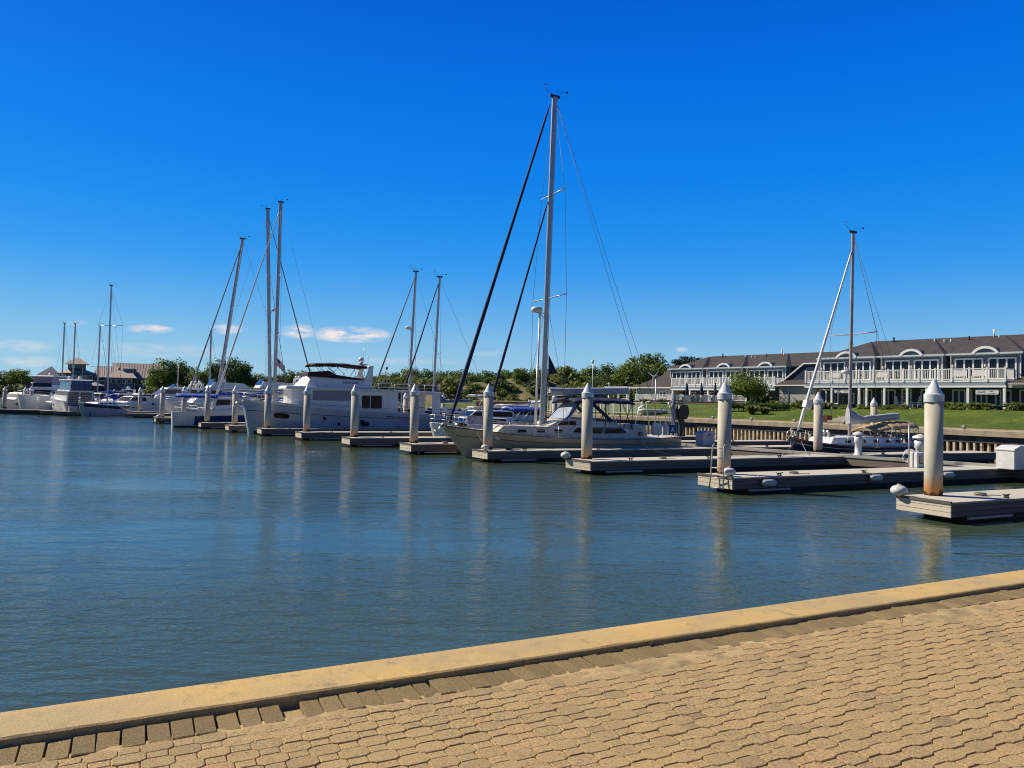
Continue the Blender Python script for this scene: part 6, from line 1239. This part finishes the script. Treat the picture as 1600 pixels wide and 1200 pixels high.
# the row along the horizon: column, top row, depth, kind
row=[(8,580,150,1,'first from the left edge'),(26,577,148,0,'behind the sportfishing boat'),(44,586,152,1,'left of the pavilion'),(246,574,146,3,'at the right end of the pink roofed hall'),(264,561,150,0,'tallest of the clump right of the pink roofed hall'),(286,572,152,1,'just left of the short bare mast'),(306,579,148,0,'behind the short bare mast'),(330,576,150,1,'left of the raked mast'),(350,564,152,0,'behind the raked mast'),(370,560,150,1,'right of the raked mast'),(393,583,155,3,'left of the twin masts'),(412,585,152,2,'just left of the twin masts'),(447,579,150,1,'right of the American flag'),(468,580,152,1,'left of the trawler windscreen'),(488,588,155,0,'behind the trawler flybridge front'),(560,588,170,1,'behind the trawler arch'),(585,585,175,2,'right of the trawler arch'),
(606,583,180,0,'by the dark lamp post'),(626,582,182,1,'left of the mast with a radar'),(642,575,178,0,'behind the mast with a radar'),(660,577,175,1,'between the two slim masts'),(680,580,180,0,'behind the navy sailboat mast'),(700,578,182,3,'right of the navy sailboat mast'),(718,578,178,1,'left of the thick furled headsail'),(736,580,184,2,'behind the thick furled headsail'),(752,580,182,1,'over the left of the dune'),(772,580,184,0,'over the dune, left part'),(793,577,184,3,'over the dune top'),(812,577,186,1,'left of the tall mast'),(832,578,184,2,'behind the tall mast'),(852,574,180,0,'right of the tall mast'),(872,574,168,2,'behind the dark pennant'),(890,573,172,3,'right of the dark pennant'),(908,578,170,1,'left of the tall white lamp post'),(928,573,168,0,'behind the tall white lamp post'),(948,569,165,1,'right of the tall white lamp post'),(968,572,160,3,'behind the stern arch'),(988,566,150,0,'left of the tallest tree'),(1013,550,146,3,'tallest tree, left of the terraces'),(1034,566,148,1,'right of the tallest tree')]
protos=[]
for k,(nm,lm,sd_,rx,rz,hh) in enumerate(base): protos.append(None)
for (x,yt,Y,k,where) in row:
    nm,lm,sd_,rx,rz,hh=base[k]; z0=1.8+ (hill(atY(x,Y,0))*.8); p=atY(x,Y,z0); H=zat(yt,x,Y)-z0; s=H/hh*1.12; lb='%s %s'%(nm,where); wv=max(s,.95)*rnd.uniform(.92,1.12)
    if protos[k] is None:
        protos[k]=make_tree(sd_,rx,rz,hh,lm,lb,loc=p,group=far); protos[k].scale=(wv,wv,s)
    else: put(protos[k],p,(wv,wv,s),lb,group=far)
# shrubs filling under the tree row and over the dune
sh=[None,None,None]
def shrub(i,p,s,label,group):
    mats=(ld,lg,ly)
    if sh[i] is None:
        t=thing('shrub',label,'shrub',p,0,group); q,cl=crown(40+i,1.5,1.0,12,70,.26,.75,1,.6,.45); q.build('foliage',mats[i],t,recalc=False); b=MB()
        for c,_ in cl[::3]: b.tube([(0,0,-.2),c*.5,c],[.06,.04,.015],5)
        b.build('stem',bark,t); t.scale=(s,s,s*rnd.uniform(.8,1.1)); sh[i]=t; return t
    return dup(sh[i],p,rnd.uniform(0,6.28),label,group,(s,s,s*rnd.uniform(.75,1.1)))
rr=random.Random(77)
for k in range(120):
    x=rr.uniform(600,1030); Y=rr.uniform(135,168); p=atY(x,Y,0); hz=hill(p)
    if x<870 and hz>1.2 and rr.random()<.55: continue
    p.z=1.5+hz; shrub(rr.choice((0,0,1,2)),p,rr.uniform(.9,1.9)*(1.6 if x>880 or x<700 else .9),'rounded wild shrub in the scrub between the dune and the tree row','scrub on and around the dune')
lo=[(x,rr.uniform(585,592),rr.uniform(150,164),rr.choice((0,1,1,2,3))) for x in range(600,1040,13)]
for (x,yt,Y,k) in lo:
    p=atY(x,Y,0); hz=hill(p)
    if hz>2.2 and 735<x<850: continue
    p.z=1.6+hz*.9; H=max(2.5,zat(yt,x,Y)-p.z); s=H/base[k][5]*1.1; put(protos[k],p,(s*1.5,s*1.5,s),'low %s of the second row in front of the horizon trees'%base[k][0],group='second row of low trees')
for k in range(60):
    x=rr.uniform(715,860); Y=rr.uniform(131,150); p=atY(x,Y,0); p.z=1.5+hill(p); shrub(rr.choice((0,1,2)),p,rr.uniform(.6,1.25),'small wild bush on the face of the dune','bushes on the face of the dune')
for k in range(46):
    x=rr.uniform(235,600); Y=rr.uniform(134,146); p=atY(x,Y,1.6); shrub(rr.choice((0,1)),p,rr.uniform(1.3,2.4),'dense dark shrub under the trees behind the marina','undergrowth behind the marina')
for k in range(14):
    x=rr.uniform(-20,60); p=atY(x,rr.uniform(134,146),1.6); shrub(0,p,rr.uniform(1.2,2.0),'dense dark shrub left of the pavilion','undergrowth at the far left')
# pines over the farther terrace roof
for i,(x,yt,Y,lb) in enumerate(((1068,556,150,'left dark pine rising behind the farther terrace roof'),(1080,551,152,'right dark pine rising behind the farther terrace roof'))):
    p=atY(x,Y,3); H=zat(yt,x,Y)-3
    if i==0: pn=make_tree(61,2.9,1.5,H,lp,lb,name='pine_tree',nc=16,nl=80,ls=.30,loc=p,group='pines behind the roof',sp=.8,cr=.42)
    else: put(pn,p,1.06,lb)
# the round tree in front of the farther terrace
p=atY(1167,84,2.6); rt_=make_tree(71,2.75,2.35,4.75,lg,'dark round tree on the lawn between the two terraces',nc=44,nl=120,ls=.20,trunk=.14,name='round_tree',loc=p); rt_.scale=(1.25,1.25,1)
# hedge and garden plants
for k in range(16):
    x=1128+k*6.6; p=atY(x,80-k*.2,2.55); shrub(0,p,rr.uniform(.45,.62),'clipped dark bush in the hedge under the round tree','dark hedge under the round tree')
for k in range(30):
    p=Lw(O1,-17.2+k*.83+rr.uniform(-.2,.2),-1.6+rr.uniform(-.5,.3),2.75); shrub(rr.choice((1,2,1)),p,rr.uniform(.28,.5),'low green garden plant along the front of the nearer terrace','garden plants along the nearer terrace')
def tuft(p,s,label):
    global tf
    if tf is None:
        t=thing('grass_tuft',label,'ornamental grass',p,0,'ornamental grasses on the lawn edge'); q=MB(); r=random.Random(9)
        for k in range(420):
            a=r.uniform(0,6.28); l=r.uniform(.5,1.1); o=Vector((r.gauss(0,.09),r.gauss(0,.09),0)); d=Vector((cos(a),sin(a),0)); s_=Vector((-sin(a),cos(a),0))*.012; f=r.uniform(.15,.75); q.add([o-s_,o+s_,o+d*l*f*.45+s_+Vector((0,0,l*.75)),o+d*l*f+Vector((0,0,l*(1-f*.45)))],[(0,1,2,3)])
        q.build('blades',lgr,t,recalc=False); t.scale=(s,)*3; tf=t; return
    dup(tf,p,rr.uniform(0,6),label,None,s)
tf=None
gl=[(Lw(O1,-16.2,-.8,2.8),1.5,'large ornamental grass at the clapboard annex corner'),(Lw(O1,-15.0,-1.4,2.7),1.0,'small ornamental grass right of the annex corner'),(Lw(O1,-11.2,-2.0,2.65),1.1,'ornamental grass in front of the first porch column'),(Lw(O1,-10.2,-2.6,2.6),1.2,'ornamental grass behind the navy sailboat pile'),(Lw(O1,-8.8,-2.2,2.6),1.0,'ornamental grass left of the sail cover'),(Lw(O1,2.2,-1.0,2.85),.9,'ornamental grass right of the nearest pile top'),(Lw(O1,3.1,-1.1,2.85),.85,'second ornamental grass right of the nearest pile'),(Lw(O1,4.2,-1.1,2.85),.9,'ornamental grass under the bracket lettered sign'),(Lw(O1,5.1,-1.0,2.85),.85,'ornamental grass left of the last porch column'),(Lw(O1,7.9,-1.2,2.85),.9,'ornamental grass at the right edge of the lawn bed'),(Lw(O1,-13.6,-7.6,2.1),1.1,'ornamental grass beside the lawn steps'),(Lw(O1,-12.4,-7.2,2.1),.9,'second ornamental grass beside the lawn steps'),(Lw(O2,-8,-5.2,2.6),1.2,'grass clump below the terrace wall'),(Lw(O2,-5,-5.4,2.5),1.2,'second grass clump below the terrace wall'),(Lw(O2,-11,-5.2,2.5),1.3,'left grass clump below the terrace wall')]
for g in gl: tuft(*g)
p=Lw(O1,6.9,-1.0,2.85); shrub(0,p,.62,'dark round bush beside the last porch column',None)
# stepped path and planter on the lawn
st=thing('lawn_steps','low concrete steps and red planter between the promenade and the porch','steps',atY(1322,62.5,1.72),FD)
for k in range(3): MB().bb(-1.6+.25*k,1.9-.1*k,.4*k,.4*k+1.6,-.3,.16*(k+1)).build('tread',MT['porch_slab'],st)
MB().bb(-2.8,-1.8,.4,1.2,0,.55).build('planter',MT['dark_red_brick'],st)
# white edge bench / low wall on porch front
